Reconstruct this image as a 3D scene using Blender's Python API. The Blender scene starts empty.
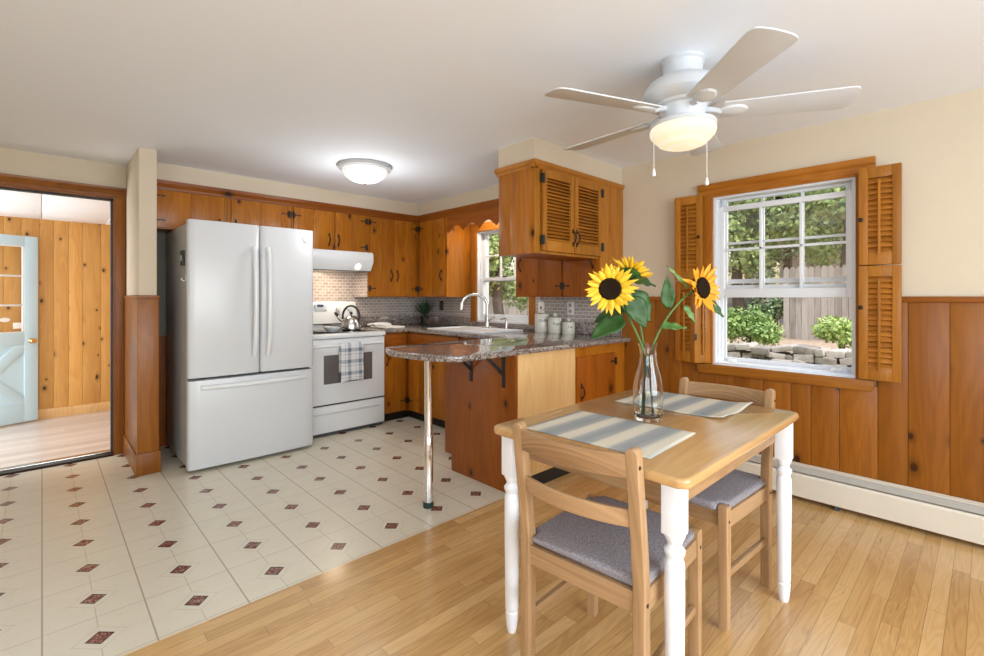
import bpy, bmesh, math, random
from mathutils import Vector, Matrix, Quaternion
random.seed(7)
C = bpy.context.scene.collection
SC = bpy.context.scene
PI = math.pi
# ------------------------------------------------------------------ camera
H = 1.24
cam_d = bpy.data.cameras.new('camera'); cam = bpy.data.objects.new('camera', cam_d); C.objects.link(cam)
cam_d.sensor_width = 36; cam_d.lens = 473/984*36; cam_d.shift_y = -31/984
cam.location = (0, 0, H); cam.rotation_euler = (PI/2, 0, -math.atan2(450, 473))
cam_d.clip_start = .02
SC.camera = cam
# ------------------------------------------------------------------ world, sun, added fill lamps, exposure
W = bpy.data.worlds.new('world'); SC.world = W; W.use_nodes = True
nt = W.node_tree; bg = nt.nodes['Background']
sky = nt.nodes.new('ShaderNodeTexSky'); sky.sky_type = 'NISHITA'; sky.sun_disc = False
sky.sun_elevation = math.radians(48); sky.sun_rotation = math.radians(150); sky.air_density = 1.6; sky.dust_density = 3.0
nt.links.new(sky.outputs[0], bg.inputs[0]); bg.inputs[1].default_value = .33
def light(name, kind, loc, energy, color=(1,1,1), size=.1, sy=None, direction=None):
    d = bpy.data.lights.new(name, kind); d.energy = energy; d.color = color
    if kind == 'AREA':
        d.size = size
        if sy: d.shape = 'RECTANGLE'; d.size_y = sy
    elif kind == 'SUN': d.angle = size
    else: d.shadow_soft_size = size
    o = bpy.data.objects.new(name, d); C.objects.link(o); o.location = loc
    if direction: o.rotation_euler = Vector(direction).to_track_quat('-Z', 'Y').to_euler()
    return o
light('sun', 'SUN', (-6, -4, 12), 2.5, (1, .96, .88), math.radians(3), direction=(.45, .30, -.84))
light('fill_near', 'AREA', (.9, -2.45, 1.35), 150, (.79, .90, 1), 3.0, 1.7, (0, 1, .28))  # area lamp added behind the camera to brighten the room
light('fill_left', 'AREA', (-1.85, -.6, 1.4), 66, (.79, .90, 1), 2.4, 1.5, (1, .15, .25))  # second added lamp, out of view beyond the left wall
light('fill_hall', 'AREA', (-2.4, 6.1, 1.0), 125, (.88, .95, 1), 1.8, 1.5, (1, 0, 0))  # unseen lamp added to the left to brighten the hall
SC.view_settings.view_transform = 'Standard'; SC.view_settings.look = 'None'
SC.view_settings.gamma = 1; SC.view_settings.use_curve_mapping = False; SC.view_settings.exposure = .14
SC.cycles.max_bounces = 8; SC.cycles.diffuse_bounces = 5; SC.cycles.glossy_bounces = 4
SC.cycles.transmission_bounces = 8; SC.cycles.transparent_max_bounces = 16
SC.cycles.sample_clamp_indirect = 6; SC.cycles.caustics_reflective = False; SC.cycles.caustics_refractive = False

# ------------------------------------------------------------------ node helpers
class N:
    def __init__(s, name):
        s.m = bpy.data.materials.new(name); s.m.use_nodes = True
        s.t = s.m.node_tree; s.bsdf = s.t.nodes['Principled BSDF']; s.out = s.t.nodes['Material Output']
    def n(s, t, **k):
        x = s.t.nodes.new(t)
        for a, v in k.items(): setattr(x, a, v)
        return x
    def put(s, sock, v):
        if hasattr(v, 'is_output') or isinstance(v, bpy.types.NodeSocket): s.t.links.new(v, sock)
        elif isinstance(v, (tuple, list)) and len(v) == 3 and sock.type == 'RGBA': sock.default_value = (*v, 1)
        else: sock.default_value = v
    def math(s, op, a, b=0.0, c=None, clamp=False):
        x = s.n('ShaderNodeMath', operation=op, use_clamp=clamp); s.put(x.inputs[0], a); s.put(x.inputs[1], b)
        if c is not None: s.put(x.inputs[2], c)
        return x.outputs[0]
    def mix(s, f, a, b, mode='MIX'):
        x = s.n('ShaderNodeMix', data_type='RGBA', blend_type=mode)
        s.put(x.inputs[0], f); s.put(x.inputs[6], a); s.put(x.inputs[7], b); return x.outputs[2]
    def comb(s, x=0., y=0., z=0.):
        c = s.n('ShaderNodeCombineXYZ'); s.put(c.inputs[0], x); s.put(c.inputs[1], y); s.put(c.inputs[2], z); return c.outputs[0]
    def obj(s):
        t = s.n('ShaderNodeTexCoord'); p = s.n('ShaderNodeSeparateXYZ'); s.t.links.new(t.outputs['Object'], p.inputs[0])
        s.vec = t.outputs['Object']; return p.outputs[0], p.outputs[1], p.outputs[2]
    def attr(s, name='rnd'):
        return s.n('ShaderNodeAttribute', attribute_name=name).outputs['Fac']
    def noise(s, vec, scale=1., detail=3., rough=.5, dist=0., dim='3D'):
        x = s.n('ShaderNodeTexNoise', noise_dimensions=dim); s.put(x.inputs['Vector'], vec)
        x.inputs['Scale'].default_value = scale; x.inputs['Detail'].default_value = detail
        x.inputs['Roughness'].default_value = rough; x.inputs['Distortion'].default_value = dist
        return x.outputs['Fac']
    def ramp(s, f, stops):
        x = s.n('ShaderNodeValToRGB'); e = x.color_ramp.elements
        while len(e) < len(stops): e.new(.5)
        for q, (p, c) in zip(e, stops): q.position = p; q.color = (*c, 1)
        s.put(x.inputs[0], f); return x.outputs[0]
    def step(s, v, a, b):      # 0..1 smooth from a to b
        x = s.n('ShaderNodeMapRange', interpolation_type='SMOOTHSTEP'); s.put(x.inputs[0], v)
        x.inputs[1].default_value = min(a, b); x.inputs[2].default_value = max(a, b)
        x.inputs[3].default_value = 0. if a < b else 1.; x.inputs[4].default_value = 1. if a < b else 0.
        return x.outputs[0]
    def white(s, vec):
        x = s.n('ShaderNodeTexWhiteNoise', noise_dimensions='2D'); s.put(x.inputs['Vector'], vec); return x.outputs['Value']
    def bump(s, h, strength=.2, d=.002):
        x = s.n('ShaderNodeBump'); s.put(x.inputs['Height'], h); x.inputs['Strength'].default_value = strength
        x.inputs['Distance'].default_value = d; s.t.links.new(x.outputs[0], s.bsdf.inputs['Normal'])
    def fin(s, col, rough=.5, metal=0., **k):
        b = s.bsdf.inputs; s.put(b['Base Color'], col); s.put(b['Roughness'], rough); b['Metallic'].default_value = metal
        for a, v in k.items(): s.put(b[a.replace('_', ' ')], v)
        return s.m
def plain(name, col, rough=.5, metal=0., var=0.04, scale=30, **k):
    n = N(name); n.obj()
    f = n.noise(n.vec, scale, 3)
    c = n.mix(f, tuple(max(0, x*(1-var)) for x in col), tuple(min(1, x*(1+var)) for x in col))
    return n.fin(c, rough, metal, **k)
def wood(name, c1, c2, axis='z', knots=0., rough=.32, var=.3, fine=1., knotcol=(.035, .012, .005), coat=.02):
    n = N(name); x, y, z = n.obj(); r = n.attr()
    if axis == 'z': u, v = n.math('ADD', x, y), z
    elif axis == 'x': u, v = n.math('ADD', y, z), x
    else: u, v = n.math('ADD', x, z), y
    u = n.math('ADD', u, n.math('MULTIPLY', r, 7.31)); v = n.math('ADD', v, n.math('MULTIPLY', r, 3.17))
    streak = n.noise(n.comb(n.math('MULTIPLY', u, 95*fine), n.math('MULTIPLY', v, 2.6*fine)), 1, 4, .6)
    wide = n.noise(n.comb(n.math('MULTIPLY', u, 7*fine), n.math('MULTIPLY', v, .75*fine)), 1, 2, .5, .6)
    ring = n.math('MULTIPLY_ADD', n.math('SINE', n.math('MULTIPLY', wide, 62.)), .5, .5)
    f = n.math('MULTIPLY_ADD', streak, .42, n.math('MULTIPLY_ADD', ring, .12, n.math('MULTIPLY', wide, .54)))
    col = n.ramp(f, [(.3, c2), (.72, c1)])
    b = n.math('MULTIPLY_ADD', n.math('SUBTRACT', r, .5), var, 1.)
    col = n.mix(1., col, n.comb(b, b, b), 'MULTIPLY')
    if knots > 0:
        vo = n.n('ShaderNodeTexVoronoi', voronoi_dimensions='2D'); vo.inputs['Scale'].default_value = 1
        n.put(vo.inputs['Vector'], n.comb(n.math('MULTIPLY', u, 6.), n.math('MULTIPLY', v, 4.)))
        pick = n.math('LESS_THAN', n.n('ShaderNodeSeparateXYZ').outputs[0], 0) if False else None
        sp = n.n('ShaderNodeSeparateColor'); n.t.links.new(vo.outputs['Color'], sp.inputs[0])
        sel = n.math('LESS_THAN', sp.outputs[0], knots)
        big = n.math('MULTIPLY_ADD', sp.outputs[1], .9, .45)
        d = n.math('DIVIDE', vo.outputs['Distance'], big)
        halo = n.math('MULTIPLY', n.math('MULTIPLY', n.step(d, .26, .06), sel), .5)
        core = n.math('MULTIPLY', n.math('MULTIPLY', n.step(d, .105, .05), sel), .92)
        col = n.mix(halo, col, tuple(q*.45 for q in c2)); col = n.mix(core, col, knotcol)
    n.bump(streak, .08, .001)
    return n.fin(col, rough, Coat_Weight=coat, Coat_Roughness=.18, Specular_IOR_Level=.27)

M = {}
M['cab'] = wood('pine_cabinet', (.44, .155, .012), (.255, .071, .004), 'z', .20, .3)
M['cab_red'] = wood('pine_cabinet_red', (.33, .090, .007), (.19, .043, .003), 'z', .22, .3)
M['cab_h'] = wood('pine_rail', (.33, .098, .010), (.19, .045, .004), 'x', .05, .36)
M['cab_hy'] = wood('pine_rail_y', (.35, .105, .010), (.20, .048, .004), 'y', .05, .36)
M['wains'] = wood('pine_wainscot', (.29, .097, .009), (.18, .052, .005), 'z', .24, .33, .3)
M['wains_h'] = wood('pine_wainscot_cap', (.28, .088, .010), (.17, .045, .005), 'y', 0, .34)
M['louv'] = wood('pine_louver', (.43, .170, .020), (.28, .092, .008), 'z', .06, .36)
M['louv_x'] = wood('pine_louver_slat', (.43, .170, .022), (.28, .092, .010), 'x', 0, .36)
M['louv_y'] = wood('pine_louver_slat_y', (.43, .160, .020), (.28, .09, .009), 'y', 0, .36)
M['casing'] = wood('pine_casing', (.38, .140, .015), (.24, .072, .006), 'y', 0, .34)
M['casing_z'] = wood('pine_casing_upright', (.38, .140, .015), (.24, .072, .006), 'z', 0, .34)
M['door_trim'] = wood('dark_pine_trim', (.30, .105, .013), (.17, .05, .006), 'z', 0, .36)
M['door_trim_x'] = wood('dark_pine_trim_x', (.30, .105, .013), (.17, .05, .006), 'x', 0, .36)
M['light_pine'] = wood('unstained_pine', (.74, .48, .22), (.60, .33, .12), 'z', .14, .4, .15)
M['hall'] = wood('hall_pine', (.62, .335, .10), (.48, .225, .054), 'z', .55, .42, .2)
M['oak'] = wood('oak_chair', (.47, .29, .15), (.27, .145, .062), 'z', 0, .4, .2, 1.3)
M['oak_y'] = wood('oak_chair_cross', (.47, .29, .15), (.25, .13, .056), 'y', 0, .4, .2, 1.3)
M['oak_x'] = wood('oak_chair_side', (.47, .29, .15), (.27, .145, .062), 'x', 0, .4, .2, 1.3)
M['table'] = wood('oak_tabletop', (.58, .35, .15), (.44, .24, .085), 'x', .02, .2, .3, 1., (.2, .08, .02), .5)
M['white'] = plain('white_enamel', (.74, .75, .76), .25, var=.01)
M['white_metal'] = plain('white_painted_metal', (.84, .84, .83), .3, var=.01)
M['fan_white'] = plain('fan_white', (.60, .615, .63), .4, var=.02)
M['white_vinyl'] = plain('white_vinyl', (.70, .715, .74), .35, var=.01)
M['white_leg'] = plain('white_paint_leg', (.82, .82, .84), .38, var=.03)
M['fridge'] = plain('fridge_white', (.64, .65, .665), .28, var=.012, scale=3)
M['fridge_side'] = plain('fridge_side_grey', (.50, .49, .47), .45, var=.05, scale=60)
M['gasket'] = plain('grey_gasket', (.06, .06, .06), .6)
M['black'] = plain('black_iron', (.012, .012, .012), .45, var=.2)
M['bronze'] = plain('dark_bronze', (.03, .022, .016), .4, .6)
M['black_glass'] = plain('black_glass', (.012, .012, .014), .06)
M['oven_glass'] = plain('oven_glass', (.13, .115, .11), .12)
M['chrome'] = plain('chrome', (.80, .80, .82), .1, 1., var=.01)
M['steel'] = plain('brushed_steel', (.62, .61, .59), .25, 1., var=.03)
M['nickel'] = plain('brushed_nickel', (.55, .54, .52), .24, 1., var=.03)
M['brass'] = plain('brass', (.72, .52, .25), .22, 1.)
M['cream'] = plain('cream_ceramic', (.64, .60, .52), .3, var=.04)
M['cream_paint'] = plain('cream_heater_paint', (.68, .61, .50), .42, var=.04, scale=8)
M['heater_fin'] = plain('heater_damper', (.42, .39, .34), .45, var=.1)
M['blue_door'] = plain('pale_blue_paint', (.50, .68, .78), .42, var=.03, scale=6)
M['outlet'] = plain('outlet_ivory', (.72, .69, .63), .4)
M['outlet_dark'] = plain('outlet_brown', (.05, .03, .02), .4)
M['sticker'] = plain('sticker_white', (.8, .8, .8), .5)
M['hinge_steel'] = plain('worn_steel_hinge', (.4, .38, .35), .35, .8)
M['letter'] = plain('dark_lettering', (.05, .045, .04), .5)
M['petal'] = plain('sunflower_petal', (.80, .46, .014), .55, var=.25, scale=60, Subsurface_Weight=.0)
M['petal_orange'] = plain('sunflower_petal_orange', (.74, .30, .010), .55, var=.25, scale=60)
M['disc'] = plain('sunflower_disc', (.014, .007, .003), .9, var=.6, scale=300, Specular_IOR_Level=.1)
M['stem'] = plain('green_stem', (.085, .16, .03), .5, var=.25, scale=40)
M['soil'] = plain('garden_soil', (.32, .21, .14), .9, var=.5, scale=6)
M['roof_pink'] = plain('house_siding', (.62, .5, .45), .8, var=.1)
M['brackets'] = M['black']
def leafmat(name, c1, c2, rough=.45, sc=18):
    n = N(name); n.obj(); r = n.attr()
    f = n.math('ADD', n.math('MULTIPLY', n.noise(n.vec, sc, 3), .6), n.math('MULTIPLY', r, .5))
    c = n.ramp(f, [(.25, c2), (.8, c1)])
    return n.fin(c, rough)
M['leaf'] = leafmat('sunflower_leaf', (.03, .095, .009), (.009, .036, .004), .5)
M['leaf_light'] = leafmat('sunflower_leaf_light', (.22, .31, .08), (.05, .14, .022))
M['tree'] = leafmat('tree_leaves', (.50, .60, .22), (.14, .22, .06), .6, 2)
M['tree_dark'] = leafmat('dark_tree_leaves', (.30, .38, .18), (.07, .11, .05), .6, 2)
M['bush'] = leafmat('bush_leaves', (.36, .50, .14), (.12, .22, .05), .6, 3)
M['bush_light'] = leafmat('light_bush_leaves', (.62, .72, .26), (.28, .42, .09), .6, 3)
M['bark'] = plain('bark', (.10, .07, .05), .9, var=.4)
M['plant'] = leafmat('counter_plant', (.04, .10, .03), (.008, .025, .01))

def m_wall():
    n = N('tan_wall_paint'); n.obj(); f = n.noise(n.vec, 3, 2); g = n.noise(n.vec, 220, 2)
    n.bump(g, .05, .001)
    return n.fin(n.mix(f, (.60, .505, .375), (.63, .53, .395)), .6)
M['wall'] = m_wall()
def m_ceil():
    n = N('ceiling_paint'); n.obj(); n.bump(n.noise(n.vec, 180, 2), .05, .001)
    return n.fin(n.mix(n.noise(n.vec, 2, 2), (.835, .88, .94), (.85, .895, .955)), .75)
M['ceil'] = m_ceil()
M['alcove'] = plain('alcove_dark_grey', (.22, .21, .17), .7)  # dark grey for the sheet in the fridge gap
def m_woodfloor(name, w, L, ca, cb, cc, axis='x', rough=.22, gap=.0012):
    n = N(name); x, y, z = n.obj()
    a, b = (x, y) if axis == 'x' else (y, x)
    row = n.math('FLOOR', n.math('DIVIDE', b, w)); fr = n.math('FRACT', n.math('DIVIDE', b, w))
    off = n.math('MULTIPLY', n.white(n.comb(row, 3.)), 13.)
    q = n.math('DIVIDE', n.math('ADD', a, off), L)
    brd = n.math('FLOOR', q); fq = n.math('FRACT', q)
    r = n.white(n.comb(row, brd)); r2 = n.white(n.comb(brd, n.math('ADD', row, 50.)))
    u = n.math('ADD', b, n.math('MULTIPLY', r, 9.)); v = n.math('ADD', a, n.math('MULTIPLY', r2, 9.))
    st = n.noise(n.comb(n.math('MULTIPLY', u, 130), n.math('MULTIPLY', v, 5)), 1, 4, .6)
    wd = n.noise(n.comb(n.math('MULTIPLY', u, 11), n.math('MULTIPLY', v, 1.1)), 1, 2, .5, .8)
    ring = n.math('MULTIPLY_ADD', n.math('SINE', n.math('MULTIPLY', wd, 75.)), .5, .5)
    f = n.math('ADD', n.math('MULTIPLY', r, .5), n.math('ADD', n.math('MULTIPLY', st, .32), n.math('MULTIPLY', ring, .18)))
    col = n.ramp(f, [(.15, cc), (.5, cb), (.85, ca)])
    e = n.math('MINIMUM', n.math('MULTIPLY', n.math('MINIMUM', fr, n.math('SUBTRACT', 1., fr)), w),
               n.math('MULTIPLY', n.math('MINIMUM', fq, n.math('SUBTRACT', 1., fq)), L))
    g = n.step(e, gap, gap*.3)
    col = n.mix(n.math('MULTIPLY', g, .6), col, tuple(q*.3 for q in cc))
    n.bump(n.math('SUBTRACT', st, n.math('MULTIPLY', g, 2.)), .06, .001)
    rr = n.math('MULTIPLY_ADD', st, .1, rough)
    return n.fin(col, rr, Coat_Weight=.3, Coat_Roughness=.12)
M['floor_wood'] = m_woodfloor('oak_strip_floor', .057, .85, (.70, .455, .205), (.60, .36, .14), (.46, .25, .085), 'x', .24, .0016)
M['floor_hall'] = m_woodfloor('grey_laminate', .12, 1.2, (.68, .61, .55), (.58, .50, .44), (.48, .41, .36), 'x', .35)
def m_tile():
    n = N('diamond_vinyl_tile'); x, y, z = n.obj(); P = .305
    fx = n.math('FRACT', n.math('DIVIDE', n.math('ADD', x, 30*P), P))
    fy = n.math('FRACT', n.math('DIVIDE', n.math('ADD', y, 30*P-2.232+P/2), P))
    dx = n.math('MULTIPLY', n.math('ABSOLUTE', n.math('SUBTRACT', fx, .5)), P)    # from cell centre
    dy = n.math('MULTIPLY', n.math('ABSOLUTE', n.math('SUBTRACT', fy, .5)), P)
    l1 = n.math('ADD', dx, dy)
    base = n.mix(n.noise(n.vec, 9, 5, .65), (.68, .62, .485), (.75, .695, .565))
    mott = n.noise(n.vec, 60, 3)
    base = n.mix(n.math('MULTIPLY', n.step(mott, .55, .75), .25), base, (.60, .54, .41))
    ex = n.math('SUBTRACT', P/2, dx); ey = n.math('SUBTRACT', P/2, dy)
    bold = n.step(ex, .0036, .0018); med = n.step(ey, .003, .0012)
    thin = n.math('MULTIPLY', n.step(dx, .0022, .0009), .55); thin2 = n.math('MULTIPLY', n.step(dy, .002, .0008), .22)
    lines = n.math('MAXIMUM', n.math('MULTIPLY', bold, .85), n.math('MAXIMUM', n.math('MULTIPLY', med, .55), n.math('MAXIMUM', thin, thin2)))
    col = n.mix(lines, base, (.36, .29, .20))
    ol = n.math('LESS_THAN', n.math('ABSOLUTE', n.math('SUBTRACT', l1, .078)), .0016)
    inner = n.math('LESS_THAN', l1, .078)
    col = n.mix(n.math('MULTIPLY', inner, .9), col, n.mix(n.noise(n.vec, 30, 3), (.68, .62, .49), (.74, .69, .56)))
    col = n.mix(n.math('MULTIPLY', ol, .5), col, (.40, .33, .24))
    dia = n.math('LESS_THAN', l1, .044); core = n.math('LESS_THAN', l1, .037)
    fl = n.noise(n.vec, 85, 2, .5, 1.5)
    red = n.mix(n.step(fl, .5, .58), (.15, .035, .022), (.38, .22, .17))
    col = n.mix(dia, col, (.055, .014, .012)); col = n.mix(core, col, red)
    n.bump(n.math('SUBTRACT', 1., lines), .12, .001)
    return n.fin(col, .26)
M['tile'] = m_tile()
def m_granite():
    n = N('brown_granite'); n.obj()
    v = n.n('ShaderNodeTexVoronoi'); n.put(v.inputs['Vector'], n.vec); v.inputs['Scale'].default_value = 150
    sp = n.n('ShaderNodeSeparateColor'); n.t.links.new(v.outputs['Color'], sp.inputs[0])
    f = n.math('ADD', n.math('MULTIPLY', sp.outputs[0], .6), n.math('MULTIPLY', n.noise(n.vec, 22, 5, .7), .55))
    col = n.ramp(f, [(.22, (.025, .021, .02)), (.42, (.13, .095, .08)), (.62, (.24, .19, .165)), (.85, (.42, .37, .34))])
    return n.fin(col, .09, Coat_Weight=.4, Coat_Roughness=.05)
M['granite'] = m_granite()
def m_brick():
    n = N('mosaic_backsplash'); x, y, z = n.obj()
    b = n.n('ShaderNodeTexBrick'); n.put(b.inputs['Vector'], n.comb(n.math('ADD', x, y), z))
    b.inputs['Scale'].default_value = 1; b.inputs['Brick Width'].default_value = .062; b.inputs['Row Height'].default_value = .031
    b.inputs['Mortar Size'].default_value = .0028; b.inputs['Mortar Smooth'].default_value = .2
    b.inputs['Color1'].default_value = (.32, .26, .235, 1); b.inputs['Color2'].default_value = (.40, .335, .305, 1)
    b.inputs['Mortar'].default_value = (.62, .57, .52, 1)
    n.bump(b.outputs['Fac'], .2, -.002)
    return n.fin(b.outputs['Color'], .22)
M['brick'] = m_brick()
def m_seat():
    n = N('grey_tweed'); n.obj(); a = n.noise(n.vec, 420, 2, .6); b = n.noise(n.vec, 160, 2)
    n.bump(a, .4, .001)
    return n.fin(n.ramp(n.math('MULTIPLY_ADD', a, .75, n.math('MULTIPLY', b, .25)), [(.32, (.10, .085, .09)), (.68, (.40, .365, .385))]), .95)
M['seat'] = m_seat()
def m_mat():
    n = N('striped_placemat'); x, y, z = n.obj()
    w = n.noise(n.comb(n.math('MULTIPLY', y, 16.)), 1, 2, .5)
    ph = n.math('FRACT', n.math('DIVIDE', n.math('ADD', y, 5.), .135))
    tri = n.math('ABSOLUTE', n.math('SUBTRACT', ph, .5))
    fine = n.noise(n.comb(n.math('MULTIPLY', x, 6), n.math('MULTIPLY', y, 330)), 1, 3)
    c = n.ramp(n.math('ADD', tri, n.math('MULTIPLY', n.math('SUBTRACT', w, .5), .3)), [(.08, (.66, .59, .46)), (.16, (.60, .55, .45)), (.26, (.33, .33, .315)), (.45, (.26, .275, .28))])
    c = n.mix(n.math('MULTIPLY', n.step(fine, .4, .7), .3), c, (.55, .53, .48))
    n.bump(n.noise(n.vec, 300, 2), .3, .001)
    return n.fin(c, .9)
M['mat'] = m_mat()
def m_towel():
    n = N('plaid_towel'); x, y, z = n.obj()
    def band(v, p, a, b):
        f = n.math('FRACT', n.math('DIVIDE', n.math('ADD', v, 9.03), p)); return n.math('MULTIPLY', n.math('GREATER_THAN', f, a), n.math('LESS_THAN', f, b))
    bx = n.math('ADD', n.math('MULTIPLY', band(x, .105, .35, .65), .5), n.math('MULTIPLY', band(x, .105, .1, .16), .35))
    bz = n.math('ADD', n.math('MULTIPLY', band(z, .105, .35, .65), .5), n.math('MULTIPLY', band(z, .105, .1, .16), .35))
    c = n.mix(n.math('ADD', bx, bz, clamp=True), (.72, .72, .73), (.15, .19, .26))
    return n.fin(c, .95)
M['towel'] = m_towel()
def m_fence():
    n = N('weathered_fence'); x, y, z = n.obj(); r = n.attr()
    s = n.noise(n.comb(n.math('MULTIPLY', n.math('ADD', n.math('ADD', x, y), n.math('MULTIPLY', r, 9)), 40), n.math('MULTIPLY', z, 2.5)), 1, 4, .65)
    f = n.math('ADD', n.math('MULTIPLY', s, .7), n.math('MULTIPLY', r, .35))
    return n.fin(n.ramp(f, [(.25, (.26, .21, .175)), (.55, (.45, .38, .32)), (.85, (.60, .52, .45))]), .85)
M['fence'] = m_fence()
def m_stone():
    n = N('fieldstone'); n.obj(); r = n.attr()
    f = n.math('ADD', n.math('MULTIPLY', n.noise(n.vec, 9, 6, .65), .7), n.math('MULTIPLY', r, .35))
    n.bump(n.noise(n.vec, 25, 4), .5, .01)
    return n.fin(n.ramp(f, [(.25, (.14, .12, .10)), (.5, (.38, .335, .29)), (.8, (.64, .59, .53))]), .85)
M['stone'] = m_stone()
def m_ground():
    n = N('mulch_ground'); n.obj(); a = n.noise(n.vec, 14, 6, .7)
    return n.fin(n.ramp(a, [(.3, (.20, .13, .09)), (.5, (.42, .30, .21)), (.66, (.56, .43, .33)), (.75, (.3, .34, .14))]), .95)
M['ground'] = m_ground()
def m_glass_pane(name='window_glass', f0=.04):
    n = N(name); t = n.n('ShaderNodeBsdfTransparent'); g = n.n('ShaderNodeBsdfGlossy'); g.inputs['Roughness'].default_value = .02
    lw = n.n('ShaderNodeLayerWeight'); lw.inputs[0].default_value = .5
    fr = n.math('MULTIPLY_ADD', n.math('POWER', lw.outputs['Facing'], 5.), .9, f0)
    mx = n.n('ShaderNodeMixShader'); n.t.links.new(fr, mx.inputs[0]); n.t.links.new(t.outputs[0], mx.inputs[1]); n.t.links.new(g.outputs[0], mx.inputs[2])
    n.t.links.new(mx.outputs[0], n.out.inputs[0]); return n.m
M['pane'] = m_glass_pane()
def m_glass(name, ior=1.45, col=(.97, .985, .98)):
    n = N(name); n.bsdf.inputs['Transmission Weight'].default_value = 1; n.bsdf.inputs['IOR'].default_value = ior
    return n.fin(col, .01)
M['glass'] = m_glass('clear_glass')
M['water'] = m_glass('water', 1.33, (.98, 1, .99))
def emit(name, col, s, base=(.9, .9, .88)):
    n = N(name); n.bsdf.inputs['Emission Color'].default_value = (*col, 1); n.bsdf.inputs['Emission Strength'].default_value = s
    return n.fin(base, .35)
M['lamp'] = emit('frosted_lit_glass', (1, .985, .95), .5, (.6, .6, .58))
M['hood_lamp'] = emit('hood_lamp_lens', (1, .9, .75), 1.6)
M['display'] = emit('clock_display', (.1, .25, .5), .25, (.01, .015, .03))
def m_bowl():
    n = N('alabaster_lit_glass'); x, y, z = n.obj()
    rad = n.math('SQRT', n.math('ADD', n.math('MULTIPLY', x, x), n.math('MULTIPLY', y, y)))
    s = n.math('MULTIPLY_ADD', n.math('SINE', n.math('MULTIPLY', rad, 150.)), .5, .5)
    c = n.mix(s, (1, .80, .50), (1, .88, .66)); n.put(n.bsdf.inputs['Emission Color'], c); n.bsdf.inputs['Emission Strength'].default_value = .74
    return n.fin((.30, .32, .26), .3)
M['bowl'] = m_bowl()

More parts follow.
